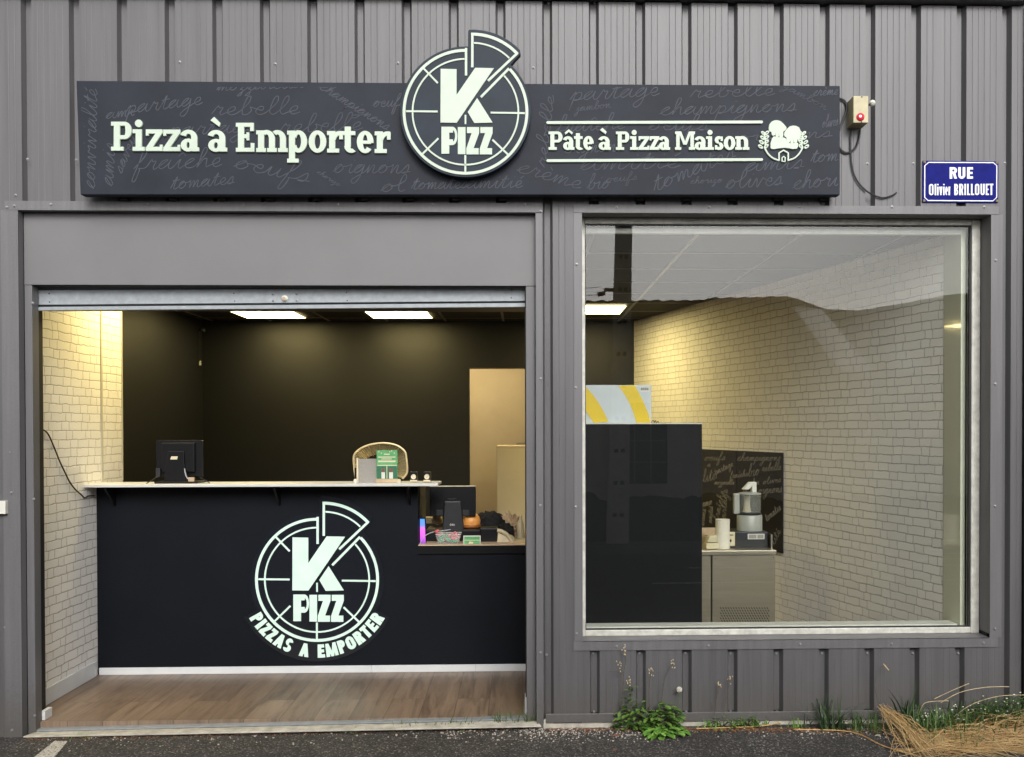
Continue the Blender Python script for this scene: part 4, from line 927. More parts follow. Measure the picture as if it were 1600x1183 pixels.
c = MB(); emit_glyph(c, eb, f3(CYf-.011), (0, .005, 0)); obj('backlit_outline', c, M['litin'], bk)
c = MB(); txt = 'PIZZAS A EMPORTER'; wds = {'I': .07, 'M': .19, ' ': .10, 'A': .15, 'O': .145, 'T': .125, 'E': .115, 'P': .125, 'Z': .12, 'S': .125, 'R': .135}
tot = sum(wds[x] for x in txt)+.024*(len(txt)-1); Rb, Hh = 1.268, .215; arcl = R_(121)*1.17; kx = arcl/tot; u0 = -arcl/2
for ch in txt:
    wl_ = wds[ch]*kx
    if ch != ' ':
        pl = sans(ch, wl_, Hh, .060*kx, .052)
        def fm(u, v, u0=u0):
            ph = (u0+u)/1.17; rho = Rb-v; return f3(CYf-.012)(rho*math.sin(ph), -rho*math.cos(ph))
        emit_glyph(c, pl, fm, (0, .006, 0))
    u0 += wl_+.024*kx
obj('backlit_lettering', c, M['litin'], bk); 
wire = crom([(57, 668), (66, 671), (75, 678), (85, 700), (93, 720), (101, 737), (109, 753), (118, 765), (127, 773), (132.5, 778), (138, 775), (148, 774.5)], 5)
def PLW(x, y): d = ray(x, y); t_ = (LW+.008)/d.x; return CAM+d*t_
tag(obj('wall_cable', MB().tube([PLW(*p) for p in wire], .0042, 6), M['cableb']), 'thin black cable drooping across the white brick side wall to the counter', 'cable')
tag(obj('cable_plug', MB().lathe([(.012, 0), (.016, .006), (.016, .02), (.008, .03), (.0005, .03)], PLW(60, 668)-Vector((0, 0, .012)), 12), M['blk']), 'black plug of the drooping cable on the brick side wall', 'plug')

# ---- things on the white counter top
TZ = ztop+th
pm = thing('till_monitor', (P(279, 755, 1.05).x, 1.06, TZ), 'black till monitor seen from behind on the left end of the counter', 'monitor')
Ym = 1.04
c = MB(); q0, q1 = P(242, 688, Ym), P(315.5, 745, Ym)
ro = [(q0.x+.006, q1.z), (q1.x-.006, q1.z), (q1.x, q1.z+.006), (q1.x, q0.z-.006), (q1.x-.006, q0.z), (q0.x+.006, q0.z), (q0.x, q0.z-.006), (q0.x, q1.z+.006)]
c.poly([(x, Ym+.02, z) for x, z in ro], (0, .02, 0)); obj('screen', c, M['blk'], pm, bevel=.003)
c = MB().pbox(252, 692, 304, 738, Ym-.005, .025); obj('rear_housing', c, M['blk'], pm, bevel=.006)
c = MB(); a = [P(255, 756, Ym-.02), P(290, 756, Ym-.02), P(287, 705, Ym-.02), P(262, 705, Ym-.02)]; c.hull4(a, (0, .06, 0)); obj('stand', c, M['blk'], pm, bevel=.005)
obj('foot', MB().box(P(246, 752, Ym).x, P(314, 752, Ym).x, Ym-.06, Ym+.12, TZ, TZ+.012), M['blk'], pm, bevel=.004)
obj('sticker', MB().hull4([P(266, 718, Ym-.0215), P(276.5, 718, Ym-.0215), P(277.8, 713.2, Ym-.0215), P(267.5, 713.2, Ym-.0215)], (0, .001, 0)), M['paper'], pm)
obj('cable', MB().tube([P(*p, Ym-.03) for p in crom([(288.5, 732), (289.5, 739), (292, 746), (296, 750)], 4)], .004, 6), M['cablew'], pm)
obj('side_pad', MB().pbox(243, 732, 250, 746, Ym-.01, .02), M['pld'], pm, bevel=.004)
tag(obj('kraft_tag', MB().pbox(294, 746, 303, 755.5, Ym-.03, .02), M['kraft']), 'small brown card block at the foot of the till monitor', 'card')
for pts in ([(228, 756), (238, 750), (246, 745)], [(328, 755), (320, 750), (312, 746)]):
    obj('loose_cable', MB().tube([P(x, y, Ym-.04) for x, y in pts], .003, 6), M['cableb'], pm)

# wire bread basket lying on its side
Yk = 1.01; bb = thing('wire_basket', (P(595, 753, Yk).x, Yk+.1, TZ), 'round gold wire basket standing on edge behind the cards', 'basket')
c = MB()
rim = crom([(556, 750), (553.5, 732), (553, 712), (562, 702), (578, 695), (600, 692.3), (620, 696), (632, 705), (635, 716), (636, 738), (629, 748)], 6)
c.tube([P(x, y, Yk) for x, y in rim], .0065, 6); obj('rim', c, M['wicker'], bb)
c = MB()
for kk in range(1, 10):
    f_ = kk/10; pts = []
    for x, y in rim:
        cx_, cy_ = 596, 735; pts.append(P(cx_+(x-cx_)*(1-f_*.42), cy_+(y-cy_)*(1-f_*.42), Yk+.16*f_))
    c.tube(pts, .0017, 5)
for i_ in range(3, len(rim)-2, 5):
    x, y = rim[i_]; c.tube([P(596+(x-596)*(1-f_*.42), 735+(y-735)*(1-f_*.42), Yk+.16*f_) for f_ in (0, .5, 1)], .003, 5)
obj('weave', c, M['wicker'], bb)
bn = thing('menu_binder', (P(573, 752, 1.0).x, 1.01, TZ), 'grey linen covered menu binder standing before the wire basket', 'binder')
obj('cover', MB().pbox(560.5, 717, 588.5, 754.5, 1.0, .012), M['linen'], bn, bevel=.002)
obj('spine', MB().pbox(556.8, 716, 560.2, 754.5, 1.0, .025), M['paper'], bn, bevel=.002)
obj('clip', MB().pbox(554, 731, 557, 752, 0.995, .02), M['blk'], bn)
gc = thing('promotion_card', (P(604, 752, 0.97).x, 0.98, TZ), 'upright green promotion card with pictures of soft drinks', 'card')
obj('card', MB().pbox(588.5, 703.5, 621, 753.5, 0.97, .006), M['green'], gc)
c = MB()
for x0, y0, x1, y1 in ((600, 709, 609, 710.6), (591, 713.5, 618, 715), (596, 716.6, 612, 717.8), (591, 719.6, 618, 722.2), (589.5, 726.6, 620.5, 727.8), (604, 727.8, 605, 748)): c.pbox(x0, y0, x1, y1, 0.9692, .0007)
for x, y in ((592, 706), (596, 708), (612, 705), (616, 708), (609, 706)): c.pbox(x-.8, y-.8, x+.8, y+.8, 0.9692, .0007)
obj('print', c, M['paper'], gc)
obj('dark_field', MB().pbox(589, 728.5, 603.8, 748, 0.9694, .0005).pbox(605.2, 728.5, 620.4, 748, 0.9694, .0005), M['greend'], gc)
for x0, x1 in ((596, 601.5), (608, 614)):
    q = (P(x0, 748, 0.968), P(x1, 738, 0.968)); w_ = (q[1].x-q[0].x)/2
    obj('drink_picture', MB().pbox(x0, 738, x1, 748, 0.9688, .0005), M['plw'], gc); obj('drink_cap', MB().pbox(x0, 732, x1, 738, 0.9688, .0005), M['leafd'], gc)
obj('holder', MB().pbox(587.5, 748.5, 621.5, 754, 0.964, .02), M['kraft'], gc)
for x, lb in ((646.2, 'small black cube speaker beside the wire basket, left one of the pair'), (667, 'small black cube speaker at the right end of the white counter top')):
    t = thing('cube_speaker', (P(x, 752, 0.98).x, 1.0, TZ), lb, 'speaker', 'cube speakers on the counter')
    obj('case', MB().pbox(x-5.6, 737.5, x+5.6, 752, 0.98, .05), M['blk'], t, bevel=.003)
    q = P(x, 745, 0.98); obj('cone', MB().lathe([(.0165, 0), (.0165, -.003), (.013, -.002), (.009, .0), (.0005, -.002)], (q.x, 0.9795, q.z), 18, 'y'), M['paper'], t)
    obj('foot', MB().pbox(x-5.3, 750, x+5.3, 752.5, 0.978, .02), M['paper'], t)
tag(obj('salt_pot', MB().lathe([(.010, 0), (.013, .006), (.013, .018), (.008, .026), (.0005, .028)], Vector((P(555.5, 752, 0.96).x, 0.96, TZ)), 12), M['plw']), 'tiny white pot left of the menu binder on the counter', 'pot')
tag(obj('salt_pot', MB().lathe([(.010, 0), (.012, .006), (.012, .018), (.008, .024), (.0005, .026)], Vector((P(623.5, 752, 0.96).x, 0.96, TZ)), 12), M['paper']), 'tiny cream pot right of the green promotion card', 'pot')

# ---- things on the lower desk
DZ = zn+.028
dk = 1.20
cdw = thing('cash_drawer', (P(712, 850, 1.3).x, 1.35, DZ), 'wide black cash drawer under the desk monitor', 'cash drawer')
obj('case', MB().box(P(664, 850, 1.26).x, P(752, 850, 1.26).x, 1.26, 1.55, DZ, P(700, 829, 1.26).z), M['blk'], cdw, bevel=.004)
obj('front_lip', MB().pbox(664, 828.4, 750, 830.5, 1.255, .01), M['pld'], cdw)
mo = thing('desk_monitor', (P(707, 829, 1.34).x, 1.38, P(700, 829, 1.26).z), 'wide black monitor seen from behind on the cash drawer', 'monitor')
obj('screen', MB().pbox(671.5, 760.2, 743.3, 807, 1.36, .03), M['blk'], mo, bevel=.004)
obj('top_edge', MB().pbox(671.8, 759.3, 743, 760.8, 1.362, .024), M['paper'], mo)
c = MB().hull4([P(691, 829.5, 1.32), P(725, 829.5, 1.32), P(720.5, 783, 1.32), P(694, 783, 1.32)], (0, .035, 0)); obj('stand', c, M['pld'], mo, bevel=.008)
obj('neck', MB().pbox(699, 779.5, 713, 785, 1.335, .03), M['blk'], mo, bevel=.003)
for a, b in ((681.5, 692), (722.5, 733)): obj('port_cover', MB().pbox(a, 797, b, 806, 1.352, .01), M['pld'], mo, bevel=.002)
c = MB()
for pts in ([(703, 820), (704.4, 818.4), (705.6, 820), (704.2, 821.4), (703, 820)], [(706.3, 821.4), (707.6, 818.6)], [(706.6, 818.6), (708, 821.4)], [(708.8, 818.6), (708.8, 821.4), (710.2, 818.6), (710.2, 821.4)]):
    emit_glyph(c, [stroke(pts, .7)], lambda u, v: P(u, v, 1.319), (0, .0005, 0))
obj('maker_mark', c, M['plw'], mo)
ph = thing('phone_screen', (P(658, 850, 1.16).x, 1.17, DZ), 'lit phone standing upright with blue to pink screen', 'phone')
pmt = bpy.data.materials.new('phone_screen_glow'); pmt.use_nodes = True; nt = pmt.node_tree; b_ = nt.nodes['Principled BSDF']
g_ = N(nt, 'ShaderNodeNewGeometry'); s3 = N(nt, 'ShaderNodeSeparateXYZ'); nt.links.new(g_.outputs['Position'], s3.inputs[0]); mr = N(nt, 'ShaderNodeMapRange')
mr.inputs[1].default_value = P(658, 850, 1.16).z; mr.inputs[2].default_value = P(658, 810, 1.16).z; nt.links.new(s3.outputs[2], mr.inputs[0])
rp = N(nt, 'ShaderNodeValToRGB'); e = rp.color_ramp.elements; e[0].color = (.18, .04, .42, 1); e[1].color = (.05, .28, .85, 1)
a = e.new(.25); a.color = (.62, .08, .72, 1); a = e.new(.6); a.color = (.75, .14, .78, 1); a = e.new(.72); a.color = (.12, .25, .8, 1)
nt.links.new(mr.outputs[0], rp.inputs[0]); nt.links.new(rp.outputs[0], b_.inputs['Emission Color']); b_.inputs['Emission Strength'].default_value = .95; b_.inputs['Base Color'].default_value = (.02, .02, .03, 1)
obj('body', MB().hull4([P(654.6, 851.5, 1.16), P(666, 851.5, 1.16), P(664.3, 807.8, 1.16), P(654.8, 808.6, 1.16)], (0, .01, 0)), M['blk'], ph, bevel=.002)
obj('screen', MB().hull4([P(655, 850.5, 1.159), P(665.2, 850.5, 1.159), P(663.4, 811, 1.159), P(655.2, 811, 1.159)], (0, .0008, 0)), pmt, ph)
tag(obj('charging_cable', MB().tube([P(*p, 1.13) for p in crom([(655, 852), (660, 843), (666, 836), (678, 831), (692, 829.5), (704, 827.5)], 5)], .003, 6), M['cablew']), 'pale charging cable looping from the lit phone to the monitor stand', 'cable')
tb = thing('sweets_tub', (P(699, 855, 1.12).x, 1.14, DZ), 'clear plastic tub of red and green wrapped sweets', 'tub')
c = MB(); a0, a1, b0, b1 = P(683.5, 855.3, 1.11), P(716, 855.3, 1.11), P(681, 835, 1.11), P(719.8, 834.5, 1.11)
for (s_, t_) in (((a0, a1), (b0, b1)),):
    pass
zb, zt_ = DZ, b0.z; d0, d1 = 1.11, 1.22
v = [(a0.x, d0+.01, zb), (a1.x, d0+.01, zb), (a1.x, d1-.01, zb), (a0.x, d1-.01, zb), (b0.x, d0, zt_), (b1.x, d0, zt_), (b1.x, d1, zt_), (b0.x, d1, zt_)]
c.add(v, [(3,2,1,0), (0,1,5,4), (1,2,6,5), (2,3,7,6), (3,0,4,7)])
tubm = bpy.data.materials.new('clear_tub'); tubm.use_nodes = True; nt = tubm.node_tree; b_ = nt.nodes['Principled BSDF']; b_.inputs['Alpha'].default_value = .28; b_.inputs['Base Color'].default_value = (.7, .68, .62, 1); b_.inputs['Roughness'].default_value = .2
tub = obj('tub', c, tubm, tb)
obj('tub_rim', MB().tube([(b0.x, d0, zt_), (b1.x, d0, zt_), (b1.x, d1, zt_), (b0.x, d1, zt_), (b0.x, d0, zt_)], .0025, 6), M['clearp'], tb)
rnd = random.Random(3)
for i in range(46):
    x = a0.x+.008+(a1.x-a0.x-.016)*rnd.random(); y = d0+.016+(d1-d0-.032)*rnd.random(); z = zb+.012+(zt_-zb-.02)*rnd.random()*(1 if i < 40 else 1.2)
    s_ = MB(); rr = .010+.004*rnd.random(); mm = Matrix.Rotation(rnd.random()*6, 3, Vector((rnd.random(), rnd.random(), rnd.random()+.1)).normalized())
    vs = [mm@Vector(q)*rr+Vector((x, y, z)) for q in ((-1.5,-.9,-.6),(1.5,-.9,-.6),(1.5,.9,-.6),(-1.5,.9,-.6),(-1.5,-.9,.6),(1.5,-.9,.6),(1.5,.9,.6),(-1.5,.9,.6))]
    s_.add(vs, [(3,2,1,0),(4,5,6,7),(0,1,5,4),(1,2,6,5),(2,3,7,6),(3,0,4,7)])
    if i == 0: sweets = {k_: MB() for k_ in ('red', 'pink', 'teal')}
    key = ('red', 'pink', 'teal', 'teal', 'red', 'pink')[i % 6]
    sweets[key].add(vs, s_.f)
for k_, mb_ in sweets.items(): tag(obj('wrapped_sweets', mb_, M[k_], tb), kind='stuff')
tag(obj('red_packet', MB().hull4([P(682, 834, 1.10), P(687, 829, 1.10), P(683.5, 827.5, 1.10), P(678.5, 830, 1.10)], (0, .02, 0)), M['red'], bevel=.003), 'small red packet poking up at the left of the sweets tub', 'packet')
cs = thing('green_card', (P(737, 855, 1.12).x, 1.13, DZ), 'small green card with white border leaning on the desk', 'card')
obj('card', MB().pbox(724, 837, 751, 855, 1.12, .004), M['plw'], cs); obj('print', MB().pbox(725.4, 838.6, 749.6, 853.8, 1.1192, .001), M['green'], cs)
obj('stripe', MB().pbox(726, 843.6, 749, 844.6, 1.1186, .0006), M['paper'], cs)
obj('picture', MB().hull4([P(731, 851.5, 1.1184), P(740, 853.6, 1.1184), P(739, 847, 1.1184), P(733.5, 845.8, 1.1184)], (0, .0006, 0)), M['paper'], cs)
tag(obj('black_box', MB().pbox(750, 825.5, 777, 853.5, 1.22, .14), M['blk'], bevel=.006), 'black printer block right of the green card', 'printer')
q = P(765, 848, 1.218); 
tape = thing('tape_dispenser', (P(737, 829, 1.27).x, 1.3, P(700, 829, 1.26).z), 'rounded orange plastic dispenser half hidden behind the monitor', 'dispenser')
c = MB(); q = P(736, 816, 1.44); c.lathe([(.0005, -.065), (.03, -.062), (.052, -.045), (.066, -.012), (.067, .008), (.058, .035), (.038, .055), (.0005, .064)], (q.x, 1.44, q.z+.004), 26); obj('body', c, M['orange'], tape)
obj('band', MB().lathe([(.0685, -.032), (.071, -.028), (.071, -.018), (.0685, -.014)], (q.x, 1.44, q.z), 26), mat('orange_dark', (.35, .12, .03), .4), tape)
obj('base', MB().pbox(729, 828, 748, 831, 1.42, .04), M['paper'], tape)
# black bag, crumpled paper, bottle, papers, telephone
def blob(name, cx, cy, rx, rz, Y, ry, m_, seed, amp=.25, nn=22, freq=3.):
    mb = MB(); q = P(cx, cy, Y); R1 = abs(P(cx+rx, cy, Y).x-q.x); R2 = abs(P(cx, cy+rz, Y).z-q.z); b = 0
    for i in range(nn+1):
        th_ = math.pi*i/nn
        for j in range(nn*2):
            a = math.pi*j/nn; d = Vector((math.sin(th_)*math.cos(a), math.sin(th_)*math.sin(a), math.cos(th_)))
            k_ = 1+amp*noise.noise(d*freq+Vector((seed, 0, 0)))+amp*.5*noise.noise(d*freq*2.6+Vector((0, seed, 0)))
            mb.v.append((q.x+d.x*R1*k_, Y+d.y*ry*k_, q.z+d.z*R2*k_))
    for i in range(nn):
        for j in range(nn*2): mb.f.append((i*nn*2+j, (i+1)*nn*2+j, (i+1)*nn*2+(j+1) % (nn*2), i*nn*2+(j+1) % (nn*2)))
    mb.sm = True; return mb
tag(obj('black_bag', blob('b', 766, 822, 26, 22, 1.5, .10, None, 5, .30), M['blkdull']), 'slumped black cloth bag behind the printer on the desk', 'bag')
tag(obj('black_coat', blob('b', 788, 834, 15, 16, 1.42, .08, None, 9, .35), M['blkdull']), 'folded black cloth beside the crumpled paper bag', 'cloth')
c = blob('b', 797, 823, 13, 20, 1.5, .05, None, 2, .55, 20, 4.); tag(obj('paper_bag', c, M['kraft'], smooth=False), 'crumpled brown paper bag standing upright at the back of the desk', 'paper bag')
q = P(813.5, 843, 1.45); c = MB().lathe([(.026, 0), (.027, .05), (.024, .10), (.014, .125), (.009, .14), (.009, .165), (.0005, .168)], (q.x, 1.45, q.z), 18); tag(obj('squeeze_bottle', c, M['cream']), 'tapered cream squeeze bottle beside the paper bag', 'bottle')
tp = thing('desk_telephone', (P(790, 855, 1.2).x, 1.25, DZ), 'pale desk telephone with curved handset at the right of the desk', 'telephone')
q = P(788, 852, 1.22); c = MB().hull4([P(776, 854, 1.20), P(805, 854, 1.20), P(802, 843, 1.20), P(778, 832, 1.20)], (0, .12, .01)); obj('body', c, M['paper'], tp, bevel=.006)
c = MB().tube([P(*p, 1.19) for p in crom([(777, 829), (784, 830), (793, 836), (799, 845), (803, 851)], 5)], [.008, .013]+[.011]*17+[.013, .010][:2] if False else .012, 10); obj('handset', c, M['cream'], tp)
for i, (y0, y1, a, b) in enumerate(((851.5, 853.5, 776, 823), (849.5, 851.5, 794, 824), (847, 849.5, 800, 822))):
    tag(obj('paper_stack', MB().pbox(a, y0, b, y1, 1.16+.012*i, .2), (M['paper'], M['kraft'], M['cream'])[i], bevel=.001), ('flat stack of cream papers at the front right of the desk', 'thin brown folder lying on the cream papers', 'short cream pad topmost on the paper stack')[i], 'papers')
tag(obj('paper_tray', MB().pbox(664, 809, 690, 818, 1.6, .1), M['paper'], bevel=.002), 'cream papers on a shelf seen under the left edge of the desk monitor', 'papers')
tag(obj('cardboard_scrap', blob('b', 683, 813, 7, 7, 1.55, .03, None, 7, .5, 14), M['kraft'], smooth=False), 'crumpled brown card under the desk monitor', 'card')
obj('desk_back_panel', MB().box(xn, xn+.006, 1.15, 1.55, zn+.03, ztop-.003), M['blk'], ct)

# back room cupboard
fg = thing('white_cupboard', (.1, 5.6, FZ), 'tall cream cupboard standing in the beige back room', 'cupboard')
q = P(776, 697, 5.2); obj('body', MB().box(q.x, q.x+.9, 5.2, 5.9, FZ, q.z), M['beige'], fg, bevel=.006)
obj('door_seam', MB().pbox(777, 697.8, 826, 698.6, 5.196, .003), M['kraft'], fg)
tag(obj('cupboard_handle', MB().pbox(807, 691.5, 824, 695, 5.21, .05), M['steel']), 'short grey metal bracket on top of the cream cupboard', 'bracket')
# motion sensor and its lead in the back left corner
q = P(315, 515, 4.5); t = thing('wall_sensor', q, 'tiny sensor with white tag on the black back wall', 'sensor')
c = MB().lathe([(.03, -.02), (.035, 0), (.02, .02), (.0005, .022)], P(316, 515, 4.6), 14); obj('dome', c, M['pld'], t)
obj('lead', MB().tube([P(312, 516, 4.6), P(312, 565, 4.6)], .002, 5), M['pld'], t); obj('tag', MB().pbox(311.2, 563.5, 313.8, 571, 4.6, .01), M['plw'], t)

# ================================================================== BEHIND THE PICTURE WINDOW
bc = thing('black_cabinet', (.62, .9, FZ), 'tall matt black cabinet standing close behind the picture window', 'cabinet')
Yc = .55; q0, q1 = P(880, 663, Yc), P(1097, 663, Yc)
obj('body', MB().box(q0.x, q1.x, Yc, Yc+.45, FZ, q0.z), M['cab'], bc, bevel=.003)
obj('top_edge', MB().box(q0.x, q1.x+.002, Yc-.002, Yc+.45, q0.z+.0005, q0.z+.006), M['white'], bc)
Zc = q0.z+.0065
bx = thing('striped_carton', (P(960, 661, .6).x, .75, Zc), 'glossy white carton with curved yellow stripes on the black cabinet', 'carton')
a, b = P(870, 601.8, .60), P(1017.5, 601.8, .60)
obj('box', MB().box(a.x, b.x, .60, .95, Zc, a.z), M['carton'], bx, bevel=.002)
def fb(u, v): q = P(u, v, .5988); return Vector((q.x, q.y, max(q.z, Zc+.001)))
def crv(pts): return crom(pts, 6)
for l, r in (([(966, 602.5), (975, 615), (984, 631), (990, 646), (994.5, 661)], [(992, 602), (1000, 617), (1007, 632), (1013, 647), (1016.8, 661)]), ([(894, 602.5), (903, 622), (912, 636), (919, 648), (928, 661)], [(914, 603), (928, 619), (938, 634), (945, 647), (951, 659)])):
    L_, R2 = crv(l), crv(r); c = MB(); emit_glyph(c, [('strip', L_, R2)], fb, (0, .001, 0)); obj('yellow_stripe', c, M['yellow'], bx)
obj('barcode_label', MB().pbox(1000.5, 604.5, 1014.5, 612, .5985, .001), M['plw'], bx)
c = MB()
for i in range(12): c.pbox(1001.3+i*1.05, 605.6, 1001.3+i*1.05+(.55 if i % 3 else .8), 610, .598, .0005)
obj('barcode', c, M['pld'], bx)
c = MB().tube([P(*p, .62) for p in crom([(1018, 661.5), (1019, 658), (1021.5, 657.5), (1022, 661), (1024, 657), (1025.5, 661), (1028, 658.5), (1029.5, 661.5)], 4)], .0022, 5); tag(obj('curly_wire', c, M['cableb']), 'short curl of dark wire on the cabinet edge beside the carton', 'wire')

Yf = 1.40
fz = thing('refrigerated_base', (1.6, 1.6, FZ), 'low stainless refrigerated base unit with slotted vent by the brick wall', 'fridge')
q0, q1 = P(1040, 868, Yf), P(1211.5, 868, Yf); xs = P(1112, 868, Yf).x
obj('body', MB().box(xs+.004, q1.x, Yf, Yf+.75, FZ, q0.z), M['steel'], fz, bevel=.003)
obj('side_strip', MB().box(q0.x, xs-.004, Yf+.004, Yf+.75, FZ, q0.z), M['steel'], fz, bevel=.003)
obj('worktop', MB().box(q0.x, P(1211.8, 864, Yf).x+.004, Yf-.012, Yf+.78, q0.z+.001, q0.z+.032), M['steel'], fz, bevel=.003)
obj('side_upstand', MB().box(q1.x-.004, q1.x+.006, Yf+.10, Yf+.70, q0.z+.033, P(1209, 838, Yf).z), M['steel'], fz)
c = MB()
for j in range(9):
    for i in range(19):
        x = 1124.5+i*4.05+(j % 2)*2; y = 949+j*4.0
        if x < 1201: c.hull4([P(x, y, Yf-.001), P(x+1.6, y, Yf-.001), P(x+3.2, y+2.6, Yf-.001), P(x+1.6, y+2.6, Yf-.001)][::-1], (0, .0008, 0))
obj('vent_slots', c, M['steeld'], fz)
for x, y in ((1118, 873), (1208.5, 871)):
    q = P(x, y, Yf); obj('screw', MB().lathe([(.006, 0), (.005, -.002), (.0005, -.003)], (q.x, Yf-.0005, q.z), 8, 'y'), M['screw'], fz)
WZ = q0.z+.032
fp = thing('food_processor', (P(1168, 830, 1.62).x, 1.65, WZ), 'commercial food processor with steel bowl on a dark motor base', 'food processor')
obj('motor_base', MB().box(P(1139, 856, 1.55).x, P(1200, 856, 1.55).x, 1.55, 1.80, WZ, P(1170, 831, 1.55).z), M['pld'], fp, bevel=.006)
obj('control_face', MB().pbox(1131.5, 831.5, 1148.5, 853, 1.535, .02), M['cream'], fp, bevel=.003)
c = MB().pbox(1133.5, 835.5, 1146, 836.8, 1.5335, .001); c.pbox(1133, 842, 1138, 843.3, 1.5335, .001); c.pbox(1139.5, 843, 1143, 847, 1.5335, .001); obj('switches', c, M['blk'], fp)
obj('rating_label', MB().pbox(1168.5, 834.3, 1194.5, 842.5, 1.548, .0015), M['plw'], fp); obj('label_print', MB().pbox(1170, 835.5, 1182, 841.5, 1.5465, .001).pbox(1183.5, 835.5, 1193, 841.5, 1.5465, .001), M['linen'], fp)
qc = P(1171, 830, 1.66); zb1 = P(1170, 831, 1.55).z+.0; zb2 = P(1170, 804, 1.66).z; zb3 = P(1170, 772, 1.66).z; rr = abs(P(1190.5, 810, 1.66).x-qc.x)
obj('lower_bowl', MB().lathe([(rr, 0), (rr, zb2-zb1-.004), (rr*.97, zb2-zb1)], (qc.x, 1.66, zb1), 32), M['plg'], fp)
obj('ring', MB().lathe([(rr*.9, 0), (rr*.98, .004), (rr*.98, .012), (rr*.85, .018)], (qc.x-.004, 1.66, zb2), 32), M['pld'], fp)
bw = bpy.data.materials.new('smoky_clear_bowl'); bw.use_nodes = True; b_ = bw.node_tree.nodes['Principled BSDF']; b_.inputs['Alpha'].default_value = .35; b_.inputs['Base Color'].default_value = (.35, .36, .33, 1); b_.inputs['Roughness'].default_value = .12
obj('clear_bowl', MB().lathe([(rr*.86, .016), (rr*.90, .03), (rr*.90, zb3-zb2)], (qc.x, 1.66, zb2), 32), bw, fp)
obj('blade_column', MB().lathe([(.030, .018), (.024, .05), (.022, zb3-zb2-.01), (.0005, zb3-zb2-.008)], (qc.x-.018, 1.66, zb2), 16), M['paper'], fp)
obj('lid', MB().lathe([(rr*.92, 0), (rr*.92, .006), (rr*.55, .014), (.0005, .016)], (qc.x, 1.66, zb3), 32), M['plg'], fp)
obj('bowl_handle', MB().pbox(1147, 771.5, 1156, 803.5, 1.62, .05), M['plg'], fp, bevel=.008)
c = MB().hull4([P(1160.5, 765, 1.63), P(1170, 765, 1.63), P(1182, 753.5, 1.63), P(1171, 753.5, 1.63)], (0, .05, 0)); c.pbox(1175, 753.4, 1182.3, 769.5, 1.635, .05); obj('feed_pusher', c, M['plw'], fp, bevel=.004)
q = P(1130, 858, 1.50); tag(obj('paper_roll', MB().lathe([(.050, 0), (.050, .205), (.018, .205), (.018, .19), (.0005, .19)], (q.x, 1.52, WZ), 28), mat('roll_paper', (.72, .68, .56), .9, 0, .03, 40, .2, 200)), 'upright roll of white kitchen paper beside the food processor', 'paper roll')
sl_ = thing('label_printer', (P(1108, 858, 1.5).x, 1.5, WZ), 'cream label machine half hidden behind the paper roll', 'label machine')
obj('base', MB().pbox(1103.5, 849, 1123, 858, 1.46, .10), M['cream'], sl_, bevel=.006); c = MB().hull4([P(1104, 848, 1.46), P(1122, 848, 1.46), P(1120, 836, 1.46), P(1108, 839, 1.46)], (0, .09, 0)); obj('top_cover', c, M['cream'], sl_, bevel=.008)
tag(obj('wooden_board', MB().pbox(1094, 825, 1118, 836.5, 1.9, .02), M['kraft'], bevel=.002), 'brown board leaning at the back of the steel worktop', 'board')
# script panel on the brick wall
cp = thing('script_splashback', PWALL(1160, 800), 'black splashback panel with chalk style handwriting fixed to the brick wall', 'splashback')
def pw(x, y, off): return PWALL(x, y, off)
for xa, xb in ((1060, 1150.6), (1151.4, 1222.5)):
    za, zb = 1.425, .665; A_, B_ = pw(xa, 760, .012), pw(xb, 760, .012); A2, B2 = pw(xa, 760, .002), pw(xb, 760, .002)
    A2 = A_+ (PWALL(xa, 760, .002)-PWALL(xa, 760, .012)).project(Vector((n_.x, n_.y, 0))); B2 = B_+(A2-A_)
    c = MB().add([(A_.x, A_.y, zb), (B_.x, B_.y, zb), (B_.x, B_.y, za), (A_.x, A_.y, za), (A2.x, A2.y, zb), (B2.x, B2.y, zb), (B2.x, B2.y, za), (A2.x, A2.y, za)], [(0,1,2,3), (7,6,5,4), (1,0,4,5), (2,1,5,6), (3,2,6,7), (0,3,7,4)])
    obj('panel', c, mat('splash_black', (.016, .017, .02), .35, 0, .15, 6), cp)
ws = [('oeufs', 1100, 720, 1133, 719, 6), ('de', 1099, 729, 1110, 729, 4), ('lité', 1098, 754, 1118, 749, 9), ('partage', 1118, 742, 1146, 728, 5), ('mozzarella', 1116, 757, 1147, 757, 4), ('champignons', 1151, 720, 1219, 720, 6), ('fraîche', 1140, 748, 1168, 744, 5), ('bio', 1168, 745, 1186, 742, 9),
      ('rebelle', 1190, 737, 1220, 734, 6), ('oignons', 1184, 772, 1222, 769, 7), ('amie', 1098, 792, 1112, 788, 6), ('fraîche', 1122, 815, 1132, 768, 5), ('partage', 1133, 820, 1137, 765, 5), ('crème', 1100, 822, 1103, 796, 4), ('tomates', 1198, 815, 1221, 796, 6), ('jambon', 1166, 762, 1186, 757, 5), ('olives', 1192, 757, 1220, 753, 5), ('lité', 1210, 852, 1220, 830, 5), ('amitié', 1112, 818, 1114, 792, 4), ('oeufs', 1150, 775, 1166, 771, 4)]
c = MB(); nv = -Vector((n_.x, n_.y, 0)).normalized()
for t_, x0, y0, x1, y1, xh in ws:
    for s_ in script_word(t_, x0, y0, x1, y1, xh, .75): emit_glyph(c, [s_], lambda u, v: pw(min(u, 1221.8), v, .0135), -nv*.0008)
obj('chalk_script', c, mat('chalk_script_bright', (.26, .25, .23), .8, 0, .3, 60), cp)

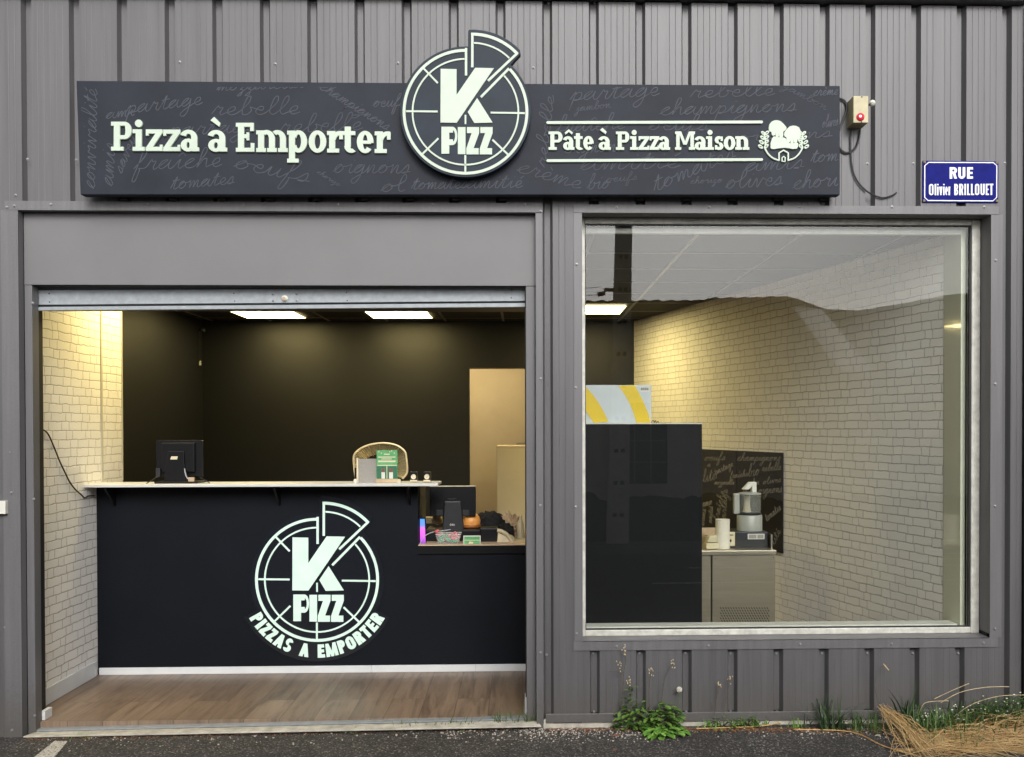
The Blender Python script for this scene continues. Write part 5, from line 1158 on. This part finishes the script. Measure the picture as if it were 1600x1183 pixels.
# ================================================================== PAINTED BAY LINE, PLANTS AND LITTER
def G(x, y, dz=0.): # photo position -> ground
    d = ray(x, y); z = 0
    for _ in range(4): t = (z-CAM.z)/d.z; q = CAM+d*t; z = gz(q.x)
    return q+Vector((0, 0, dz))
c = MB(); a = [G(85, 1159), G(106, 1159), G(60, 1215), G(15, 1215)]; c.add([p+Vector((0, 0, .004)) for p in a], [(3, 2, 1, 0)])
lm = mat('worn_white_line', (.50, .47, .41), .85, 0, .25, 30, .6, 120); nt = lm.node_tree; b_ = nt.nodes['Principled BSDF']
nz = N(nt, 'ShaderNodeTexNoise', Scale=95., Detail=6.); tcn = N(nt, 'ShaderNodeTexCoord'); nt.links.new(tcn.outputs['Object'], nz.inputs['Vector']); r_ = N(nt, 'ShaderNodeMapRange'); r_.inputs[1].default_value = .36; r_.inputs[2].default_value = .46
nt.links.new(nz.outputs[0], r_.inputs[0]); nt.links.new(r_.outputs[0], b_.inputs['Alpha'])
tag(obj('bay_line', c, lm), kind='structure')

rnd = random.Random(11)
def blade(mb, p, h, lean, az, w_=.004, n=5, curl=1.):
    d = Vector((math.cos(az), math.sin(az), 0)); s_ = Vector((-d.y, d.x, 0)); b = len(mb.v)
    for i in range(n+1):
        f_ = i/n; q = Vector(p)+Vector((0, 0, 1))*h*(f_-.28*curl*f_*f_*lean)+d*h*lean*f_**1.6; ww = w_*(1-f_)**.7+.0004
        mb.v += [tuple(q-s_*ww), tuple(q+s_*ww)]
    for i in range(n): k_ = b+2*i; mb.f.append((k_, k_+1, k_+3, k_+2))
def leafq(mb, p, dr, up, L_, W_, fold=.25):
    dr = dr.normalized(); s_ = dr.cross(up).normalized(); u2 = s_.cross(dr); b = len(mb.v)
    pr = [(0, .05), (.25, .75), (.5, 1), (.75, .8), (1, .05)]
    for f_, w_ in pr:
        c_ = p+dr*L_*f_-u2*L_*.25*f_*f_; mb.v += [tuple(c_-s_*W_*w_+u2*W_*fold*w_), tuple(c_), tuple(c_+s_*W_*w_+u2*W_*fold*w_)]
    for i in range(4):
        for j in (0, 1): k_ = b+3*i+j; mb.f.append((k_, k_+1, k_+4, k_+3))
def tuft(name, x, y, n, h, label, m_='grass', spread=.05, w_=.0035, group=None):
    p = G(x, y); mb = MB()
    for _ in range(n):
        q = p+Vector((rnd.gauss(0, spread), rnd.gauss(0, spread*.35), 0)); blade(mb, q, h*(.35+.75*rnd.random()), .15+.9*rnd.random()**1.4, rnd.random()*6.283, w_*(.5+.7*rnd.random()))
    return tag(obj(name, mb, M[m_], org=p), label, 'grass', group)
tuft('grass_tuft', 831, 1134, 75, .115, 'bushiest green grass tuft at the foot of the right door jamb', spread=.045)
tuft('grass_tuft', 785, 1135, 45, .09, 'thin green grass tuft just left of the right door jamb', spread=.04)
tuft('grass_tuft', 722, 1137, 34, .07, 'short grass tuft at the threshold, right of its middle', spread=.04)
tuft('grass_tuft', 690, 1139, 26, .06, 'sparse grass tuft on the middle of the threshold edge', spread=.035)
tuft('grass_tuft', 640, 1140, 40, .05, 'low grass tuft on the threshold edge below the emblem lettering', spread=.05)
tuft('grass_tuft', 553, 1143, 60, .03, 'low mossy green clump on the threshold below the counter emblem', 'leafb', .03)
tuft('grass_tuft', 128, 1152, 50, .03, 'tiny green clump on the threshold near the left jamb', 'leafb', .03)
tuft('grass_tuft', 1298, 1140, 62, .19, 'dark spiky grass tuft below the window, left of the dry grass heap', 'grassd', .05, .006)
tuft('grass_tuft', 1345, 1140, 85, .12, 'green grass tuft touching the left tip of the dry grass heap', 'grass', .10, .004)
tuft('grass_tuft', 1418, 1132, 30, .26, 'tall dark blades rising behind the dry grass heap', 'grassd', .03, .006)
tuft('grass_tuft', 1470, 1140, 330, .14, 'dense green grass behind the middle of the dry heap', 'grass', .16, .004)
tuft('grass_tuft', 1560, 1130, 330, .17, 'dense green grass at the right edge of the view', 'grass', .14, .004)
tuft('grass_tuft', 1500, 1163, 60, .07, 'short green blades poking through the flattened straw', 'grass', .12, .003)
tuft('grass_tuft', 1245, 1137, 16, .07, 'few thin pale blades beside the long straw stem', 'leafb', .03)
tuft('grass_tuft', 1105, 1137, 26, .05, 'small low green seedling clump right of the leafy weeds', 'leafb', .05)
tuft('grass_tuft', 1180, 1134, 40, .08, 'small greyish green clump under the thin dry stalks', 'leaf', .05)

def weed(name, x, y, wpx, hpx, n, L_, W_, m_, label, stems=()):
    p = G(x, y); t = thing(name, p, label, 'weed'); mb = MB(); sx_ = wpx/300; sz = hpx/300
    for _ in range(n):
        a = rnd.random()*6.283; f_ = rnd.random()**.6; q = p+Vector((math.cos(a)*sx_*f_, math.sin(a)*sx_*.5*f_-.02, sz*rnd.random()*(1-.65*f_*f_)+.006))
        leafq(mb, q, Vector((math.cos(a+rnd.gauss(0, .7)), math.sin(a+rnd.gauss(0, .7))-.2, .45*rnd.random()-.1)), Vector((0, 0, 1)), L_*(.6+.7*rnd.random()), W_*(.6+.6*rnd.random()))
    obj('foliage', mb, M[m_], t)
    c = MB()
    for _ in range(10):
        a = rnd.random()*6.283; c.tube([p, p+Vector((math.cos(a)*sx_*.4, math.sin(a)*.03, sz*.5)), p+Vector((math.cos(a)*sx_*.8, math.sin(a)*.05, sz*.8))], [.003, .0025, .0015], 5)
    obj('stems', c, M['stalk'], t)
    return t
wd = weed('leafy_weed', 993, 1137, 33, 46, 190, .040, .011, 'leaf', 'leafy green weed with tall thin flower stalks below the window')
wd2 = weed('leafy_weed', 1038, 1139, 27, 42, 160, .042, .013, 'leaf', 'rounder green weed right beside the taller stalked weed')
wd3 = weed('leafy_weed', 1035, 1147, 32, 10, 70, .050, .017, 'leafb', 'flat bright green rosette at the foot of the weeds')
weed('leafy_weed', 1128, 1136, 24, 16, 60, .022, .006, 'leaf', 'small grey green weed with two dry stalks, right of the dandelion clock')
weed('leafy_weed', 1168, 1135, 20, 18, 60, .022, .006, 'leaf', 'low straggly weed near the middle of the base flashing')
weed('leafy_weed', 962, 1128, 8, 26, 26, .03, .008, 'leaf', 'small side shoot left of the stalked weed')
def stalk(parent, pts, Y, r=.0022, bud=True):
    c = MB().tube([P(x, y, Y) for x, y in crom(pts, 4)], r, 5); obj('stalk', c, M['stalk'], parent)
    if bud:
        c = MB(); q = P(*pts[-1], Y)
        for _ in range(9): c.lathe([(.0005, -.004), (.0035, 0), (.0005, .005)], q+Vector((rnd.gauss(0, .006), rnd.gauss(0, .004), rnd.gauss(0, .014))), 6)
        obj('seed_head', c, M['dryp'], parent)
stalk(wd, [(971, 1112), (973, 1080), (975, 1048), (978, 1030), (974, 1016)], -.05); stalk(wd, [(974, 1056), (966, 1050), (952, 1049)], -.05, .0016, False); stalk(wd, [(974, 1052), (969, 1045), (969, 1041)], -.05, .0015)
stalk(wd, [(986, 1112), (985, 1088), (983, 1064)], -.05); stalk(wd, [(1015, 1110), (1014, 1080), (1017, 1050)], -.05); stalk(wd2, [(1033, 1100), (1037, 1070), (1042, 1052), (1052, 1037)], -.05)
c = MB()
for _ in range(26): 
    f_ = rnd.random(); leafq(c, P(972+6*rnd.random()+f_*12, 1108-f_*34, -.055), Vector((rnd.gauss(0, 1), -.3, .4)), Vector((0, 0, 1)), .03, .007)
obj('upper_leaves', c, M['leaf'], wd)
dn = thing('dandelion_clock', G(1060, 1133), 'white dandelion clock on a thin stem right of the leafy weeds', 'dandelion')
c = MB().tube([P(*p, -.05) for p in ((1058, 1122), (1059, 1105), (1062, 1090), (1061.5, 1082))], .0018, 5); obj('stem', c, M['grass'], dn)
c = MB(); q = P(1061.5, 1077.5, -.05)
for i in range(170):
    d = Vector((rnd.gauss(0, 1), rnd.gauss(0, 1), rnd.gauss(0, 1))).normalized(); e_ = q+d*.0155; s_ = d.orthogonal().normalized()*.0007
    c.add([q+s_, q-s_, e_-s_, e_+s_], [(0,1,2,3)]); s2 = d.orthogonal().normalized()*.0022; s3_ = d.cross(s2).normalized()*.0022; c.add([e_+s2, e_+s3_, e_-s2, e_-s3_], [(0,1,2,3)])
obj('seed_head', c, M['daisy'], dn)
ds = thing('dry_weed', G(1120, 1136), 'two thin dry stalks with pale seed tips against the base of the wall', 'weed')
stalk(ds, [(1116, 1118), (1118, 1100), (1121, 1085), (1124, 1070)], -.04); stalk(ds, [(1130, 1118), (1134, 1095), (1137, 1075), (1141, 1060)], -.04, .0015)
stalk(ds, [(1117, 1105), (1112, 1100), (1110, 1098)], -.04, .0014, False)
gs = thing('tall_grass_stem', G(1378, 1132), 'single tall curved dark grass stem with pale tip below the window', 'grass')
stalk(gs, [(1376, 1112), (1370, 1090), (1367, 1068), (1372, 1050), (1384, 1036)], -.05, .0016, False)
c = MB(); 
for k_ in range(8): leafq(c, P(1380+k_*.9, 1037+k_*1.1, -.05), Vector((1, 0, -1)), Vector((0, 1, 0)), .014, .003)
obj('seed_head', c, M['dryp'], gs)
# straw heap at the right: arching dry stems over low green
def strawset(n, x0, x1, y0, y1, hmax, seed, m_, r=.0018, az0=0.):
    rr_ = random.Random(seed); c = MB()
    for _ in range(n):
        f_ = rr_.random(); x = x0+(x1-x0)*f_; y = y0+(y1-y0)*rr_.random(); p = G(x, y); L_ = .10+.40*rr_.random(); a = az0+rr_.gauss(0, .42) if rr_.random() < .7 else rr_.uniform(-3.1, 3.1); hh = hmax*rr_.random()*(.3+.7*f_)
        d = Vector((math.cos(a), math.sin(a), 0)); j_ = lambda: Vector((rr_.gauss(0, .012), rr_.gauss(0, .012), 0)); pts = [p+Vector((0, 0, .004+hh*.2)), p+d*L_*.35+j_()+Vector((0, 0, hh*.8+.008)), p+d*L_*.7+j_()+Vector((0, 0, hh+.006)), p+d*L_+j_()*2+Vector((0, 0, hh*.55+.004))]
        sg_ = r*(.5+.9*rr_.random()); c.tube(pts, [sg_, sg_, sg_*.8, sg_*.4], 4, False)
    return c
h1 = strawset(400, 1396, 1615, 1142, 1178, .045, 5, 'straw', .0011, -.42); tag(obj('dry_grass_heap', h1, M['straw'], org=G(1480, 1160)), 'heap of flattened golden dry grass at the lower right', 'dry grass', kind='stuff')
h2 = strawset(130, 1450, 1640, 1130, 1150, .14, 6, 'straw', .0017, .05); tag(obj('dry_grass_stems', h2, M['straw'], org=G(1560, 1150)), kind='stuff')
bundle = MB()
for _ in range(60):
    a = (1379+rnd.gauss(0, 4), 1108+rnd.gauss(0, 4)); b = (1450+rnd.gauss(0, 18), 1178+rnd.gauss(0, 8)); mdl = ((a[0]+b[0])/2+rnd.gauss(0, 7)+4, (a[1]+b[1])/2-6+rnd.gauss(0, 4))
    yy = -.05; pts = [P(a[0], a[1], -.06), None, None]; g2 = G(b[0], b[1]); g2.z += .006; mid = (pts[0]+g2)/2+Vector((rnd.gauss(0, .02), rnd.gauss(0, .02), .02+rnd.gauss(0, .012))); bundle.tube([pts[0], mid, g2], [.0012, .0016, .0009], 4, False)
tag(obj('straw_bundle', bundle, M['straw'], org=G(1410, 1150)), 'bent sheaf of golden straw leaning from the wall onto the asphalt', 'dry grass', kind='stuff')
for pts, lb in (([(1088, 1141), (1130, 1139.5), (1180, 1137.5), (1215, 1133), (1240, 1128)], 'long reddish dry stem lying along the wall base'), ([(1240, 1142), (1330, 1146), (1380, 1168), (1440, 1186)], 'thin straw stem trailing over the asphalt edge')):
    tag(obj('fallen_straw', MB().tube([G(x, y, .008) for x, y in crom(pts, 4)], .0035, 5), M['dry']), lb, 'straw')
for k_, pts in enumerate(([(1432, 1128), (1440, 1105), (1450, 1097), (1482, 1095)], [(1470, 1098), (1500, 1082), (1540, 1074), (1577, 1073)], [(1490, 1120), (1520, 1100), (1560, 1088), (1600, 1086)], [(1460, 1092), (1490, 1078), (1514, 1068)])):
    tag(obj('arching_straw', MB().tube([P(x, y, -.08) for x, y in crom(pts, 5)], .0017, 5), M['dryp']), ('shortest pale hooked stem at the left of the grass', 'highest pale stem arching over the grass to the right', 'pale stem sweeping low across the grass to the frame edge', 'thin pale stem slanting up before the ribbed wall')[k_], 'straw')
c = MB(); fl = random.Random(8)
for _ in range(50):
    x = 1430+170*fl.random(); y = 1128-62*fl.random()*(x-1400)/200; q = P(x, y, -.10-.05*fl.random()); r_ = .0035+.0035*fl.random()
    c.lathe([(.0005, -r_*.6), (r_, 0), (.0005, r_*.6)], q, 7)
tag(obj('tiny_flowers', c, M['daisy'], org=G(1520, 1130)), kind='stuff')
c = MB()
for _ in range(800):
    x = 1455+160*fl.random(); q = G(x, 1130+10*fl.random()); q.z += .16*fl.random()*(x-1400)/170; q.y -= .05*fl.random(); leafq(c, q, Vector((fl.gauss(0, 1), fl.gauss(0, 1), .5)), Vector((0, 0, 1)), .022, .004)
tag(obj('low_green_growth', c, M['grass'], org=G(1520, 1130)), kind='stuff')
# soil, dead litter and gravel along the wall foot
c = MB(); lt = random.Random(21)
for _ in range(1500):
    f_ = lt.random(); x = 855+745*f_; yy = 1138+abs(lt.gauss(0, 3.2))+(12*max(0, (x-1250)/350)*lt.random()*1.6); q = G(x, yy, .003); leafq(c, q, Vector((lt.gauss(0, 1), lt.gauss(0, .5), .15*lt.random())), Vector((0, 0, 1)), .010+.016*lt.random(), .002+.003*lt.random())
for _ in range(700):
    x = 40+800*lt.random(); q = G(x, 1154.5-(x-40)*.0205+abs(lt.gauss(0, 1.8)), .003); leafq(c, q, Vector((lt.gauss(0, 1), lt.gauss(0, .5), .15*lt.random())), Vector((0, 0, 1)), .006+.010*lt.random(), .002+.002*lt.random())
tag(obj('dead_litter', c, M['litter'], org=(0, 0, 0)), kind='stuff')
c = MB()
for _ in range(1500):
    x = lt.choice((820+250*lt.random(), 1240+360*lt.random(), 60+1500*lt.random(), 850+90*lt.gauss(0, 1))); q = G(x, (1138 if x > 850 else 1154.5-(x-40)*.0205)+abs(lt.gauss(0, 9)), .001); r_ = .0013+.0035*lt.random()**2.5
    vs = [q+Vector((math.cos(a)*r_*(1+.4*lt.random()), math.sin(a)*r_*(1+.3*lt.random()), z*r_)) for z in (0, 1) for a in (0, 1.25, 2.5, 3.8, 5.0)]
    c.add(vs, [(9,8,7,6,5)[::-1]]+[(i, (i+1) % 5, 5+(i+1) % 5, 5+i) for i in range(5)])
tag(obj('gravel', c, M['stone'], org=(0, 0, 0)), kind='stuff')
c = MB()
for _ in range(700):
    x = 500+340*lt.random(); q = G(x, 1152.5-(x-40)*.0205+lt.gauss(0, 1.6), .004); leafq(c, q, Vector((lt.gauss(0, 1), lt.gauss(0, .6), .8*lt.random())), Vector((0, 0, 1)), .017, .0045)
tag(obj('moss_strip', c, M['leaf'], org=(0, 0, 0)), kind='stuff')
def fallen(x, y, L_, W_, a, m_, label):
    q = G(x, y, .005); c = MB(); d = Vector((math.cos(a), math.sin(a), .06)); leafq(c, q-d*L_/2, d, Vector((0, 0, 1)), L_, W_, .3); b_ = len(c.v); tag(obj('fallen_leaf', c, M[m_]), label, 'leaf')
fallen(968, 1150.5, .095, .022, .12, 'leafd', 'large brown leaf lying on the asphalt before the weeds'); fallen(962, 1173, .04, .014, .8, 'leafd', 'small brown leaf lowest on the asphalt below the weeds')
fallen(962, 1135, .085, .016, .3, 'leafo', 'orange curled leaf at the wall foot left of the weeds'); fallen(3, 1144, .09, .03, -1.2, 'leafo', 'orange leaf at the extreme lower left corner')
fallen(1377, 1141, .045, .012, .9, 'plw', 'pale blue white scrap beside the straw'); fallen(1374, 1150, .06, .010, .3, 'plw', 'long white scrap in front of the straw bundle')
